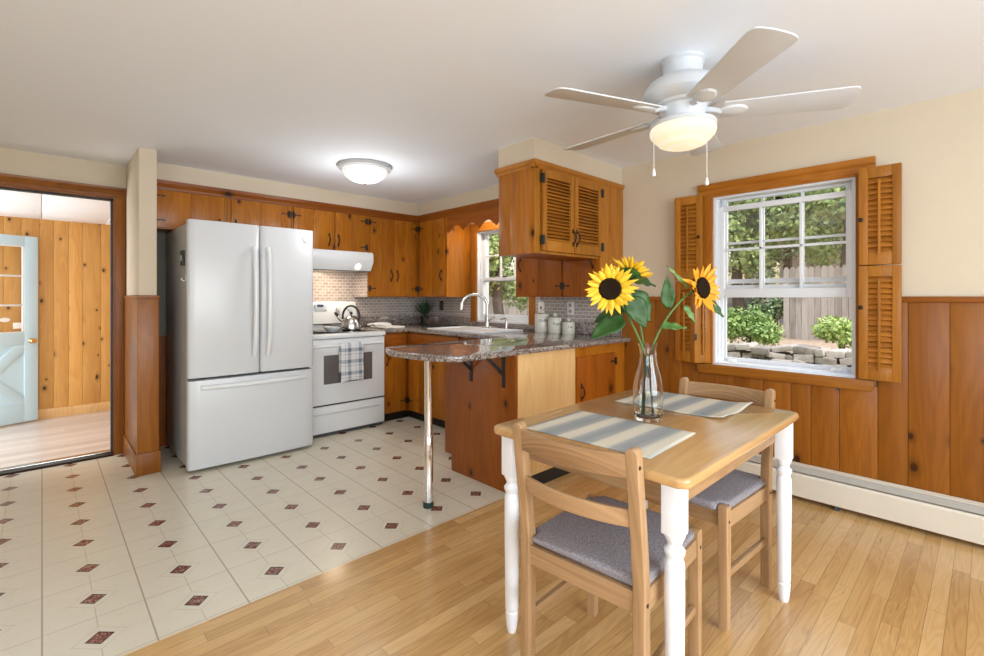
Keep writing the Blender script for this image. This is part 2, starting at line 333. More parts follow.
# ------------------------------------------------------------------ mesh builder
OFF = {}
class MB:
    def __init__(s): s.bm = bmesh.new(); s.r = s.bm.faces.layers.float.new('rnd'); s.mk = 0
    def _tag(s, faces, rnd):
        v = random.random() if rnd is None else rnd
        for f in faces: f[s.r] = v
    def box(s, x0, x1, y0, y1, z0, z1, bev=0., rnd=None, mat=None):
        x0, x1 = sorted((x0, x1)); y0, y1 = sorted((y0, y1)); z0, z1 = sorted((z0, z1))
        b = s.bm; v = [b.verts.new((x, y, z)) for z in (z0, z1) for y in (y0, y1) for x in (x0, x1)]
        if mat is not None:
            for q in v: q.co = mat @ q.co
        F = [b.faces.new([v[i] for i in q]) for q in ((0, 2, 3, 1), (4, 5, 7, 6), (0, 1, 5, 4), (2, 6, 7, 3), (0, 4, 6, 2), (1, 3, 7, 5))]
        s._tag(F, rnd)
        if bev > 0:
            val = F[0][s.r]
            r = bmesh.ops.bevel(b, geom=list({e for f in F for e in f.edges}), offset=bev, segments=2, profile=.6, affect='EDGES')
            for f in r['faces']: f[s.r] = val
        return s
    def prism(s, pts, axis, a0, a1, rnd=None, bev=0.):      # polygon in the plane across axis
        b = s.bm
        def P(p, a): return {'x': (a, p[0], p[1]), 'y': (p[0], a, p[1]), 'z': (p[0], p[1], a)}[axis]
        A = [b.verts.new(P(p, a0)) for p in pts]; B = [b.verts.new(P(p, a1)) for p in pts]
        F = [b.faces.new(A), b.faces.new(B)]; n = len(pts)
        for i in range(n): F.append(b.faces.new((A[i], A[(i+1) % n], B[(i+1) % n], B[i])))
        s._tag(F, rnd)
        bmesh.ops.recalc_face_normals(b, faces=F)
        if bev > 0:
            ed = list(set(F[0].edges) | set(F[1].edges)); val = F[0][s.r]
            r = bmesh.ops.bevel(b, geom=ed, offset=bev, segments=3, profile=.5, affect='EDGES')
            for f in r['faces']: f[s.r] = val
        return s
    def lathe(s, prof, c=(0, 0, 0), seg=32, axis='z', rnd=None, mat=None):
        b = s.bm; c = Vector(c); rings = []
        for r, h in prof:
            ring = []
            for i in range(seg if r > 1e-6 else 1):
                t = 2*PI*i/seg; p = Vector((r*math.cos(t), r*math.sin(t), h))
                if axis == 'x': p = Vector((h, p.x, p.y))
                if axis == 'y': p = Vector((p.x, h, p.y))
                if mat is not None: p = mat @ p
                ring.append(b.verts.new(c+p))
            rings.append(ring)
        F = []
        for A, B in zip(rings, rings[1:]):
            for i in range(seg):
                q = [A[i % len(A)], A[(i+1) % len(A)], B[(i+1) % len(B)], B[i % len(B)]]
                u = []
                for w in q:
                    if w not in u: u.append(w)
                if len(u) > 2: F.append(b.faces.new(u))
        for R in (rings[0], rings[-1]):
            if len(R) > 2: F.append(b.faces.new(R))
        s._tag(F, rnd); bmesh.ops.recalc_face_normals(b, faces=F); return s
    def tube(s, pts, r, seg=10, rnd=None, flat=1.):
        b = s.bm; pts = [Vector(p) for p in pts]; n = len(pts)
        rr = r if isinstance(r, (list, tuple)) else [r]*n
        T = [(pts[min(i+1, n-1)]-pts[max(i-1, 0)]).normalized() for i in range(n)]
        up = Vector((0, 0, 1)) if abs(T[0].z) < .9 else Vector((1, 0, 0))
        X = T[0].cross(up).normalized(); rings = []
        for i in range(n):
            X = (X-T[i]*X.dot(T[i])).normalized(); Y = T[i].cross(X)
            rings.append([b.verts.new(pts[i]+(X*math.cos(2*PI*k/seg)*flat+Y*math.sin(2*PI*k/seg))*rr[i]) for k in range(seg)])
        F = []
        for A, B in zip(rings, rings[1:]):
            for k in range(seg): F.append(b.faces.new((A[k], A[(k+1) % seg], B[(k+1) % seg], B[k])))
        F += [b.faces.new(rings[0]), b.faces.new(rings[-1])]
        s._tag(F, rnd); bmesh.ops.recalc_face_normals(b, faces=F); return s
    def grid(s, fn, nu, nv, rnd=None):
        b = s.bm; V = [[b.verts.new(fn(i/nu, j/nv)) for j in range(nv+1)] for i in range(nu+1)]
        F = [b.faces.new((V[i][j], V[i+1][j], V[i+1][j+1], V[i][j+1])) for i in range(nu) for j in range(nv)]
        s._tag(F, rnd); return s
    def quad(s, pts, rnd=None):
        f = s.bm.faces.new([s.bm.verts.new(p) for p in pts]); s._tag([f], rnd); return s
    def apply(s, mtx):
        s.bm.transform(mtx); return s
    def build(s, name, mat, parent=None, smooth=35, bevel=0., solid=0., sub=0, at=None):
        me = bpy.data.meshes.new(name)
        o = bpy.data.objects.new(name, me); C.objects.link(o)
        off = Vector((0, 0, 0))
        if parent is not None:
            o.parent = parent; off = OFF.get(parent.name, off)
        elif at is not None:
            off = Vector(at); o.location = off
        if off.length > 0: s.bm.transform(Matrix.Translation(-off))
        OFF[o.name] = off
        s.bm.normal_update(); s.bm.to_mesh(me); s.bm.free()
        me.materials.append(M[mat] if isinstance(mat, str) else mat)
        if smooth:
            me.shade_smooth(); me.set_sharp_from_angle(angle=math.radians(smooth))
        if sub:
            q = o.modifiers.new('sub', 'SUBSURF'); q.levels = q.render_levels = sub
        if solid:
            q = o.modifiers.new('solid', 'SOLIDIFY'); q.thickness = solid; q.offset = 0
        if bevel:
            q = o.modifiers.new('bevel', 'BEVEL'); q.width = bevel; q.segments = 2; q.limit_method = 'ANGLE'; q.angle_limit = math.radians(40)
        return o
def thing(name, label, cat, loc=(0, 0, 0), rz=0., group=None, local=False):
    o = bpy.data.objects.new(name, None); C.objects.link(o); o.location = loc; o.rotation_euler = (0, 0, rz)
    o.empty_display_size = .05
    o['label'] = label; o['category'] = cat
    if group: o['group'] = group
    OFF[o.name] = Vector((0, 0, 0)) if local else Vector(loc)
    return o
def tag(o, label, cat, group=None):
    o['label'] = label; o['category'] = cat
    if group: o['group'] = group
    return o
def struct(o): o['kind'] = 'structure'; return o
def sroot(name, loc=(0, 0, 0), rz=0., local=False):
    o = bpy.data.objects.new(name, None); C.objects.link(o); o.location = loc; o.rotation_euler = (0, 0, rz); o['kind'] = 'structure'
    OFF[o.name] = Vector((0, 0, 0)) if local else Vector(loc); return o
def copy_tree(o, parent=None):
    c = o.copy(); C.objects.link(c); c.parent = parent
    for ch in o.children: copy_tree(ch, c)
    return c
def B(*a, **k): return MB().box(*a, **k)

# ================================================================== LARGE STRUCTURE
XR, YB, ZC = 3.41, 4.76, 2.286
XL, YN = -1.6, -2.2
SEAM = 2.065
struct(B(XL, XR+.2, YN, SEAM, -.1, 0).build('floor', 'floor_wood'))
struct(B(XL, XR+.2, SEAM, YB+.06, -.1, 0).build('floor_tiled', 'tile'))
struct(B(XL-.2, XR+.25, YN-.2, YB+.14, ZC, ZC+.25).build('ceiling', 'ceil'))
# right wall with two window openings (Y ranges, z ranges)
W1 = (.525, 1.335, .775, 1.94); W2 = (3.05, 3.82, .985, 1.95)
wr = MB(); T = .16
wr.box(XR, XR+T, YN, W1[0], -.1, ZC); wr.box(XR, XR+T, W1[0], W1[1], -.1, W1[2]); wr.box(XR, XR+T, W1[0], W1[1], W1[3], ZC)
wr.box(XR, XR+T, W1[1], W2[0], -.1, ZC); wr.box(XR, XR+T, W2[0], W2[1], -.1, W2[2]); wr.box(XR, XR+T, W2[0], W2[1], W2[3], ZC); wr.box(XR, XR+T, W2[1], YB+.14, -.1, ZC)
struct(wr.build('wall_right', 'wall', smooth=0))
# back wall with the doorway
DX0, DX1, DZ = -.52, .405, 2.012
wb = MB(); wb.box(XL-.15, DX0, YB, YB+.14, -.2, ZC); wb.box(DX0, DX1, YB, YB+.14, DZ, ZC); wb.box(DX1, XR, YB, YB+.14, -.2, ZC)
struct(wb.build('wall_back', 'wall', smooth=0))
# walls behind the camera with openings added for the fill lamps
wl = MB(); wl.box(XL-.15, XL, YN, -1.8, -.1, ZC); wl.box(XL-.15, XL, .6, YB, -.1, ZC); wl.box(XL-.15, XL, -1.8, .6, -.1, .65); wl.box(XL-.15, XL, -1.8, .6, 2.15, ZC)
struct(wl.build('wall_left', 'wall', smooth=0))
wn = MB(); wn.box(XL-.15, -.6, YN-.15, YN, -.1, ZC); wn.box(2.4, XR+T, YN-.15, YN, -.1, ZC); wn.box(-.6, 2.4, YN-.15, YN, -.1, .5); wn.box(-.6, 2.4, YN-.15, YN, 2.2, ZC)
struct(wn.build('wall_near', 'wall', smooth=0))
# stub wall beside the fridge: painted above, pine below
struct(B(.486, .592, 4.075, YB, 0, ZC, bev=.008).build('wall_stub', 'wall'))
st = MB()
for i, (a, b) in enumerate(((.486, .5915),)): st.box(.476, .602, 4.06, YB, 0, 1.235, bev=.004)
so = struct(st.build('wall_stub_panelling', 'wains'))
struct(B(.466, .612, 4.048, YB, 0, .15, bev=.006).build('baseboard_stub', 'wains'))
struct(B(.471, .607, 4.053, YB, 1.23, 1.252, bev=.004).build('trim_1', 'wains_h'))
# alcove behind the fridge
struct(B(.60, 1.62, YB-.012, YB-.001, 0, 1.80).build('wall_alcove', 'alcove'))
struct(B(.60, 1.62, YB-.02, YB-.012, 0, .92).build('wall_alcove_panelling', 'cab_red'))
# soffit over the cabinets
sf = MB(); sf.box(.592, 3.08, 4.45, YB, 2.135, ZC); sf.box(3.08, XR, 2.39, YB, 2.135, ZC); sf.box(2.335, XR, 2.055, 2.39, 2.125, ZC)
struct(sf.build('ceiling_soffit', 'wall', smooth=0))
# wainscot of vertical pine boards on the right wall
def boards(mb, axis, a0, a1, z0, z1, d0, d1, widths=(.10, .19), gap=.002, holes=()):
    a = a0
    while a < a1-.01:
        w = min(random.uniform(*widths), a1-a)
        if a1-a-w < .05: w = a1-a
        r = random.random(); segs = [(z0, z1)]
        for h in holes:
            if a+w > h[0] and a < h[1]:
                segs = [(z0, h[2])] if h[3] >= z1 else [(z0, h[2]), (h[3], z1)]
        for s0, s1 in segs:
            if axis == 'y': mb.box(d0, d1, a+gap/2, a+w-gap/2, s0, s1, bev=.0018, rnd=r)
            else: mb.box(a+gap/2, a+w-gap/2, d0, d1, s0, s1, bev=.0018, rnd=r)
        a += w
    return mb
wm = MB(); wm.box(XR-.006, XR-.0005, YN, .44, 0, 1.22, rnd=.1); wm.box(XR-.006, XR-.0005, 1.43, 2.04, 0, 1.22, rnd=.1); wm.box(XR-.006, XR-.0005, .44, 1.43, 0, .74, rnd=.1)
boards(wm, 'y', YN, .43, 0, 1.215, XR-.018, XR-.004); boards(wm, 'y', .43, 1.43, 0, .735, XR-.018, XR-.004); boards(wm, 'y', 1.43, 2.045, 0, 1.215, XR-.018, XR-.004)
struct(wm.build('wall_right_wainscot', 'wains'))
tm = MB(); tm.box(XR-.034, XR-.001, YN, .43, 1.212, 1.243, bev=.006); tm.box(XR-.034, XR-.001, 1.43, 2.04, 1.212, 1.243, bev=.006)
struct(tm.build('trim_2', 'wains_h'))
# door casing around the doorway to the hall
dc = MB(); dc.box(DX1+.012, .485, YB-.022, YB, 0, DZ+.012, bev=.005); dc.box(DX0-.09, DX0-.01, YB-.022, YB, 0, DZ+.012, bev=.005)
dcs = struct(dc.build('trim_3', 'door_trim'))
dh = MB(); dh.prism([(YB, DZ+.012), (YB-.024, DZ+.012), (YB-.024, DZ+.03), (YB-.02, DZ+.06), (YB-.028, DZ+.075), (YB-.03, DZ+.09), (YB, DZ+.09)], 'x', DX0-.1, .485)
struct(dh.build('trim_4', 'door_trim_x', smooth=0))
dj = MB(); dj.box(DX1, DX1+.014, YB-.012, YB+.14, -.02, DZ); dj.box(DX0, DX1, YB-.012, YB+.14, DZ, DZ+.014)
struct(dj.build('trim_5', 'door_trim'))
ds = MB(); ds.box(DX1-.012, DX1, YB+.02, YB+.06, 0, DZ); ds.box(DX0, DX1, YB+.02, YB+.06, DZ-.012, DZ)
struct(ds.build('trim_6', 'black'))
th = MB(); th.prism([(YB-.05, 0), (YB-.035, .012), (YB+.11, .016), (YB+.14, .004), (YB+.14, -.2), (YB-.05, -.01)], 'x', DX0, DX1)
tho = struct(th.build('trim_7', 'bronze', smooth=0))
th = MB(); th.box(DX0, DX1, YB+.02, YB+.075, .0155, .024, bev=.002); struct(th.build('trim_8', 'steel'))
# hall beyond the doorway
HZ = -.15; HY = 7.45
struct(B(-2.2, 1.6, YB+.14, HY+.1, HZ-.1, HZ).build('floor_hall', 'floor_hall'))
hw = MB(); boards(hw, 'x', -2.2, 1.6, HZ+.1, 2.15, HY-.014, HY, (.12, .2))
hw.box(-2.2, 1.6, HY, HY+.1, HZ, 2.2, rnd=.1)
struct(hw.build('wall_hall', 'hall'))
struct(B(-2.2, 1.6, HY-.028, HY-.012, HZ, HZ+.11, bev=.004).build('baseboard_hall', 'light_pine'))
hc = MB()
for i in range(7): hc.box(-2.2+i*.55, -2.2+(i+1)*.55-.004, YB+.14, HY, 2.125, 2.2, bev=.002)
struct(hc.build('ceiling_hall', 'ceil'))
struct(B(-2.2, 1.6, YB+.14, HY+.1, 2.2, 2.3).build('ceiling_hall_roof', 'ceil'))
struct(B(1.6, 1.7, YB+.14, HY+.1, HZ, 2.3).build('wall_hall_right', 'hall'))
hl = MB(); hl.box(-2.3, -2.2, YB, 5.2, HZ, 2.3); hl.box(-2.3, -2.2, 7.0, HY+.1, HZ, 2.3); hl.box(-2.3, -2.2, 5.2, 7.0, HZ, .25); hl.box(-2.3, -2.2, 5.2, 7.0, 1.85, 2.3)  # unseen opening added so the hall fill lamp shines in
struct(hl.build('wall_hall_left', 'hall', smooth=0))
# open pale blue door in the hall (local: hinge side at -x, free edge at x=0)
d1 = sroot('door_1', (-.032, 7.349, HZ), math.atan2(.102, .259), local=True)
DW, DH = .86, 2.06
db = MB(); yb = .04
def dbar(x0, x1, z0, z1): db.box(x0, x1, 0, yb, z0, z1, bev=.003, rnd=.5)
dbar(-.115, 0, .02, DH); dbar(-DW, -DW+.115, .02, DH); dbar(-DW+.115, -.115, DH-.11, DH); dbar(-DW+.115, -.115, .02, .22); dbar(-DW+.115, -.115, .86, 1.0)
db.box(-DW+.115, -.115, .012, .028, .22, .86, rnd=.5)
lx0, lx1 = -DW+.115, -.115
for sgn in (0, 1):
    a = Vector((lx0, 0, .22 if sgn else .86)); b = Vector((lx1, 0, .86 if sgn else .22)); L = (b-a).length; ang = math.atan2(b.z-a.z, b.x-a.x)
    db.box(0, L, .002, .012, -.05, .05, bev=.004, rnd=.5, mat=Matrix.Translation(a) @ Matrix.Rotation(-ang, 4, 'Y'))
    db.box(0, L, .028, .038, -.05, .05, bev=.004, rnd=.5, mat=Matrix.Translation(a) @ Matrix.Rotation(-ang, 4, 'Y'))
db.build('door_slab', 'blue_door', d1)
mu = MB()
for z in (1.30, 1.62): mu.box(lx0, lx1, .006, .034, z-.011, z+.011, bev=.003)
for k in (1, 2): mu.box(lx0+(lx1-lx0)*k/3-.011, lx0+(lx1-lx0)*k/3+.011, .008, .032, 1.0, DH-.11, bev=.003)
mu.box(lx0, lx0+.012, .002, .038, 1.0, DH-.11); mu.box(lx1-.012, lx1, .002, .038, 1.0, DH-.11); mu.box(lx0, lx1, .002, .038, 1.0, 1.012); mu.box(lx0, lx1, .002, .038, DH-.122, DH-.11)
mu.build('muntin', 'white_vinyl', d1)
B(lx0, lx1, .018, .022, 1.0, DH-.11).build('glass_pane', 'pane', d1)
kn = MB(); kn.lathe([(.028, 0), (.03, -.006), (.011, -.012), (.011, -.035), (.024, -.045), (.029, -.058), (.022, -.07), (0, -.073)], (-.058, 0, .905), 20, 'y')
kn.build('door_knob', 'brass', d1)
stk = MB(); stk.lathe([(.042, .0), (.042, .001), (0, .001)], (-.27, .014, 1.145), 20, 'y', mat=Matrix.Scale(.6, 4, (0, 0, 1)))
stk.build('sticker', 'sticker', d1); B(-.205, -.13, .013, .0145, 1.045, 1.11, bev=.0005).build('sticker', 'sticker', d1)

# ================================================================== WINDOWS
def sash(mb, y0, y1, z0, z1, x0, x1, stile, top, bot, cols=0, rows=0, mw=.016):
    mb.box(x0, x1, y0, y0+stile, z0, z1, bev=.003); mb.box(x0, x1, y1-stile, y1, z0, z1, bev=.003)
    mb.box(x0, x1, y0+stile, y1-stile, z1-top, z1, bev=.003); mb.box(x0, x1, y0+stile, y1-stile, z0, z0+bot, bev=.003)
    a, b, c, d = y0+stile, y1-stile, z0+bot, z1-top
    for k in range(1, cols): q = a+(b-a)*k/cols; mb.box(x0+.004, x1-.004, q-mw/2, q+mw/2, c, d, bev=.002)
    for k in range(1, rows): q = c+(d-c)*k/rows; mb.box(x0+.004, x1-.004, a, b, q-mw/2, q+mw/2, bev=.002)
    return (a, b, c, d)
def window(idx, W, raised, casing, label=None):
    y0, y1, z0, z1 = W; r = sroot('window_%d' % idx)
    f = MB(); f.box(XR-.002, XR+T, y0, y0+.018, z0, z1); f.box(XR-.002, XR+T, y1-.018, y1, z0, z1); f.box(XR-.002, XR+T, y0+.018, y1-.018, z1-.018, z1)
    f.box(XR-.006, XR+T+.03, y0, y1, z0-.02, z0+.012, bev=.004)
    f.box(XR+.028, XR+.034, y0+.018, y0+.03, z0, z1); f.box(XR+.028, XR+.034, y1-.03, y1-.018, z0, z1)
    f.box(XR+.085, XR+.10, y0+.018, y0+.035, z0, z1); f.box(XR+.085, XR+.10, y1-.035, y1-.018, z0, z1)
    f.build('window_frame', 'white_vinyl', r)
    zm = z0+(z1-z0)*.435
    up = MB(); a = sash(up, y0+.03, y1-.03, zm, z1-.012, XR+.075, XR+.105, .035, .022, .04, 3, 2); up.build('upper_sash', 'white_vinyl', r)
    B(XR+.089, XR+.092, a[0], a[1], a[2], a[3]).build('glass_pane', 'pane', r)
    hs = zm-z0+.03
    lz = (z1-.085-(z1-.03-zm)) if raised else z0+.012
    lo = MB(); lz1 = z1-.07 if raised else lz+hs
    lz0 = zm-.045 if raised else lz
    b = sash(lo, y0+.02, y1-.02, lz0, lz1, XR+.036, XR+.066, .04, .035, .06, 3 if raised else 0, 2 if raised else 0)
    lo.build('lower_sash', 'white_vinyl', r)
    B(XR+.050, XR+.053, b[0], b[1], b[2], b[3]).build('glass_pane', 'pane', r)
    la = MB(); ym = (y0+y1)/2
    if raised:
        la.box(XR+.028, XR+.05, ym-.022, ym+.022, lz1, lz1+.012, bev=.003); la.box(XR+.02, XR+.036, ym-.008, ym+.025, lz1+.01, lz1+.016, bev=.002)
    else: la.box(XR+.028, XR+.06, ym-.02, ym+.02, lz1, lz1+.012, bev=.003)
    la.build('sash_lock', 'bronze', r)
    return r
# storm frame pieces at the bottom of the dining window
w1 = window(1, W1, True, None)
for y in (W1[0]+.09, W1[1]-.12): B(XR+.075, XR+.10, y, y+.05, W1[2]+.012, W1[2]+.03, bev=.003).build('storm_latch', 'white_metal', w1)
sm = MB(); sm.box(XR+.12, XR+.135, W1[0]+.018, W1[0]+.045, W1[2], W1[3]); sm.box(XR+.12, XR+.135, W1[1]-.045, W1[1]-.018, W1[2], W1[3]); sm.box(XR+.12, XR+.135, W1[0]+.045, W1[1]-.045, W1[2], W1[2]+.04)
sm.box(XR+.12, XR+.135, W1[0]+.045, W1[1]-.045, 1.335, 1.365); sm.build('storm_frame', 'white_vinyl', w1)
# casing of window 1
def casing_head(y0, y1, z0, z1, x):
    p = [(x, z0), (x-.018, z0), (x-.022, z0+.012), (x-.018, z0+.022), (x-.02, z0+.05), (x-.03, z0+.062), (x-.036, z0+.085), (x-.036, z1), (x, z1)]
    return MB().prism([(a, b) for a, b in p], 'y', y0, y1)
casing_head(.44, 1.43, 1.935, 2.03, XR-.001).build('head_casing', 'casing', w1, smooth=0)
for y0, y1 in ((.44, .53), (1.33, 1.425)):
    m = MB(); m.box(XR-.024, XR-.001, y0, y1, .772, 1.94, bev=.005); e = y1-.022 if y0 > 1 else y0; m.box(XR-.034, XR-.02, e, e+.022, .772, 1.94, bev=.004)
    m.build('side_casing', 'casing_z', w1)
B(XR-.026, XR+.02, .53, 1.33, .757, .776, bev=.004).build('window_stool', 'white_vinyl', w1)
ap = MB(); ap.prism([(.445, .772), (.445, .722), (.457, .708), (1.418, .708), (1.43, .722), (1.43, .772)], 'x', XR-.042, XR-.001, bev=.004); ap.build('apron', 'casing', w1)
# sink window
w2 = window(2, W2, False, None)
m = MB(); m.box(XR-.02, XR-.001, 2.976, 3.055, .96, 1.95, bev=.004); m.box(XR-.02, XR-.001, 3.815, 3.905, .96, 1.95, bev=.004); m.build('side_casing', 'casing_z', w2)
B(XR-.022, XR-.001, 2.976, 3.905, 1.94, 2.03, bev=.004).build('head_casing', 'casing', w2)
# unseen windows behind the camera, made up to go with the fill lamps
for i, (ax, a0, a1, z0, z1, d) in enumerate((('x', -.6, 2.4, .5, 2.2, YN-.08), ('y', -1.8, .6, .65, 2.15, XL-.08))):
    m = MB()
    def bb(p0, p1, q0, q1):
        if ax == 'x': m.box(p0, p1, d-.02, d+.02, q0, q1, bev=.003)
        else: m.box(d-.02, d+.02, p0, p1, q0, q1, bev=.003)
    bb(a0, a0+.05, z0, z1); bb(a1-.05, a1, z0, z1); bb(a0, a1, z0, z0+.05); bb(a0, a1, z1-.05, z1); mid = (a0+a1)/2; bb(mid-.03, mid+.03, z0, z1)
    struct(m.build('window_%d' % (3+i), 'white_vinyl'))

# ------------------------------------------------------------------ louvred shutters
def shutter_panel(root, name, w, h, mtx, knob=None, rodx=None, hinge=None):
    fr = MB(); t = .022; s = .042
    fr.box(0, s, 0, t, 0, h, bev=.002); fr.box(w-s*.9, w, 0, t, 0, h, bev=.002)
    fr.box(s, w-s*.9, .002, t-.002, 0, .068, bev=.001); fr.box(s, w-s*.9, .002, t-.002, h-.06, h, bev=.001)
    fr.apply(mtx); p = fr.build(name, 'louv', root)
    sl = MB(); z = .08; n = int((h-.155)/.0265)
    for k in range(n):
        zz = .082+k*(h-.16)/max(1, n-1)
        sl.box(s, w-s*.9, -.0165, .0165, -.003, .003, bev=.001, mat=Matrix.Translation((0, t/2, zz)) @ Matrix.Rotation(math.radians(60), 4, 'X'))
    sl.apply(mtx); sl.build('louver', 'louv_y', p)
    rd = MB(); rd.box(w/2-.006, w/2+.006, -.012, -.004, .055, h-.075, bev=.002); rd.apply(mtx); rd.build('tilt_rod', 'louv', p)
    if knob is not None:
        k = MB(); k.lathe([(.004, 0), (.004, -.012), (.011, -.016), (.012, -.022), (.007, -.027), (0, -.028)], (knob[0], 0, knob[1]), 14, 'y'); k.apply(mtx); k.build('knob', 'bronze', p)
    if hinge:
        k = MB(); k.box(-.006, .012, -.004, .001, hinge-.022, hinge+.022, bev=.001); k.apply(mtx); k.build('hinge', 'bronze', p)
def panel_mtx(p0, p1, z):      # local x from p0 to p1, local -y towards the room
    d = Vector((p1[0]-p0[0], p1[1]-p0[1], 0)).normalized(); nrm = Vector((d.y, -d.x, 0))   # -y local -> n
    m = Matrix(((d.x, -nrm.x, 0, p0[0]), (d.y, -nrm.y, 0, p0[1]), (0, 0, 1, z), (0, 0, 0, 1)))
    return m
def dist(a, b): return math.hypot(a[0]-b[0], a[1]-b[1])
def shutter(label, a, b, back, z0, z1, knob=None):
    r = thing('window_shutter', label, 'shutter', ((a[0]+b[0])/2, (a[1]+b[1])/2, z0), group='louvred shutters of the dining window')
    shutter_panel(r, 'shutter_panel', dist(a, b), z1-z0, panel_mtx(a, b, z0), knob)
    if back:
        shutter_panel(r, 'shutter_panel', dist(*back), z1-z0, panel_mtx(back[0], back[1], z0), None, hinge=.18)
# seen from the room, local x must run so that -y local looks into the room (towards -X): from high Y to low Y
shutter('upper louvred pine shutter right of the window, above its twin', (3.315, .505), (3.315, .322), ((3.345, .505), (3.345, .326)), 1.418, 1.957, (.012, .25))
shutter('lower louvred pine shutter right of the window, down to the sill', (3.315, .505), (3.315, .322), ((3.345, .505), (3.345, .326)), .782, 1.412, (.012, .40))
shutter('upper louvred pine shutter left of the window, folded back flat', (3.335, 1.578), (3.335, 1.385), ((3.365, 1.578), (3.365, 1.40)), 1.36, 1.958, (.18, .3))
shutter('lower louvred pine shutter left of the window, half folded behind the sunflower', (3.345, 1.578), (3.285, 1.412), ((3.285, 1.408), (3.372, 1.338)), .782, 1.352)

# ================================================================== BASEBOARD HEATER
hr = thing('baseboard_heater', 'long cream baseboard heater under the window on the pine wall', 'heater', (3.38, 0, 0))
HY0, HY1 = YN+.02, 2.0
m = MB(); m.prism([(XR-.019, .012), (XR-.019, .215), (XR-.026, .218), (XR-.05, .21), (XR-.05, .205), (XR-.03, .2), (XR-.03, .012)], 'y', HY0, HY1); m.build('back_plate', 'cream_paint', hr, smooth=0)
m = MB(); m.prism([(XR-.085, .03), (XR-.085, .155), (XR-.078, .168), (XR-.072, .165), (XR-.078, .15), (XR-.078, .035), (XR-.066, .03), (XR-.068, .024)], 'y', HY0, HY1); m.build('front_panel', 'cream_paint', hr, smooth=0)
m = MB(); m.prism([(XR-.05, .203), (XR-.079, .178), (XR-.077, .174), (XR-.047, .198)], 'y', HY0, HY1); m.build('damper', 'heater_fin', hr, smooth=0)
m = MB(); m.box(XR-.07, XR-.03, HY0, HY1, .06, .13); m.build('fin_element', 'gasket', hr)
for y in (HY1, HY0-.012): B(XR-.086, XR-.019, y, y+.012, .012, .216, bev=.002).build('end_cap', 'cream_paint', hr)
m = MB()
for y in (-1.5, -.4, .6, 1.6): B(XR-.075, XR-.02, y, y+.02, 0, .03).build('foot', 'gasket', hr)

# ================================================================== CABINETS
def AB(mb, axis, a0, a1, d0, d1, z0, z1, **k):     # axis 'x': along X facing -Y ; 'y': along Y facing -X
    if axis == 'x': mb.box(a0, a1, d0, d1, z0, z1, **k)
    else: mb.box(d0, d1, a0, a1, z0, z1, **k)
def AP(axis, a, d, z): return (a, d, z) if axis == 'x' else (d, a, z)
def add_handle(door, axis, a, d, z, L=.095):
    h = MB(); n = 12
    pts = []
    for i in range(n+1):
        t = i/n; pts.append(AP(axis, a, d-.004-.024*math.sin(PI*t)**.8, z-L/2+L*t))
    h.tube(pts, [.0035+.0022*math.sin(PI*i/n) for i in range(n+1)], 8)
    for s in (-1, 1):
        q = MB if False else None
        AB(h, axis, a-.008, a+.008, d-.004, d, z+s*L/2-.016, z+s*L/2+.016, bev=.0018)
    h.build('handle', 'bronze', door)
def add_hinge(door, axis, a, d, z, side, mat='bronze'):       # barrel at a, strap goes to a+side*...
    h = MB()
    h.tube([AP(axis, a, d-.006, z-.03), AP(axis, a, d-.006, z+.03)], .006, 8)
    AB(h, axis, a-side*.016, a, d-.004, d, z-.03, z+.03, bev=.001)
    AB(h, axis, a, a+side*.014, d-.004, d, z-.024, z+.024, bev=.001)
    p = [(a+side*.012, -.006), (a+side*.05, -.003), (a+side*.055, -.009), (a+side*.072, 0), (a+side*.055, .009), (a+side*.05, .003), (a+side*.012, .006)]
    h.prism([(x, z+q) for x, q in p], 'y' if axis == 'x' else 'x', d-.004, d)
    h.build('hinge', mat, door)
def add_door(root, axis, a0, a1, z0, z1, front, mat='cab', handle=None, hinge=None, hz=None, thick=.019, name='door', hmat='bronze', nb=2):
    mb = MB(); w = (a1-a0)/nb
    for k in range(nb):
        AB(mb, axis, a0+k*w+(.0007 if k else 0), a0+(k+1)*w-(.0007 if k < nb-1 else 0), front, front+thick, z0, z1, bev=.0022)
    d = mb.build(name, mat, root)
    if handle: add_handle(d, axis, handle[0], front, handle[1])
    if hinge:
        for z in (hz or (z0+.07, z1-.07)): add_hinge(d, axis, a0-.002 if hinge < 0 else a1+.002, front, z, 1 if hinge < 0 else -1, hmat)
    return d
def upper(label, axis, a0, a1, z0, z1, front, back, stiles, mat='cab', name='wall_cabinet', group=None, nm='wall cabinets'):
    loc = AP(axis, (a0+a1)/2, (front+back)/2, z0)
    r = thing(name, label, 'cabinet', loc, group=group)
    b = MB(); AB(b, axis, a0+.001, a1-.001, front+.02, back, z0, z1, bev=.001)
    b.build('carcass', mat, r)
    f = MB()
    for s0, s1 in stiles: AB(f, axis, s0, s1, front+.001, front+.021, z0, z1, bev=.0015)
    AB(f, axis, stiles[0][1], stiles[-1][0], front+.001, front+.021, z1-.03, z1, bev=.001); AB(f, axis, stiles[0][1], stiles[-1][0], front+.001, front+.021, z0, z0+.02, bev=.001)
    f.build('face_frame', mat, r)
    return r
FB = 4.45; BK = YB-.013; ZT = 2.125
g = 'pine wall cabinets'
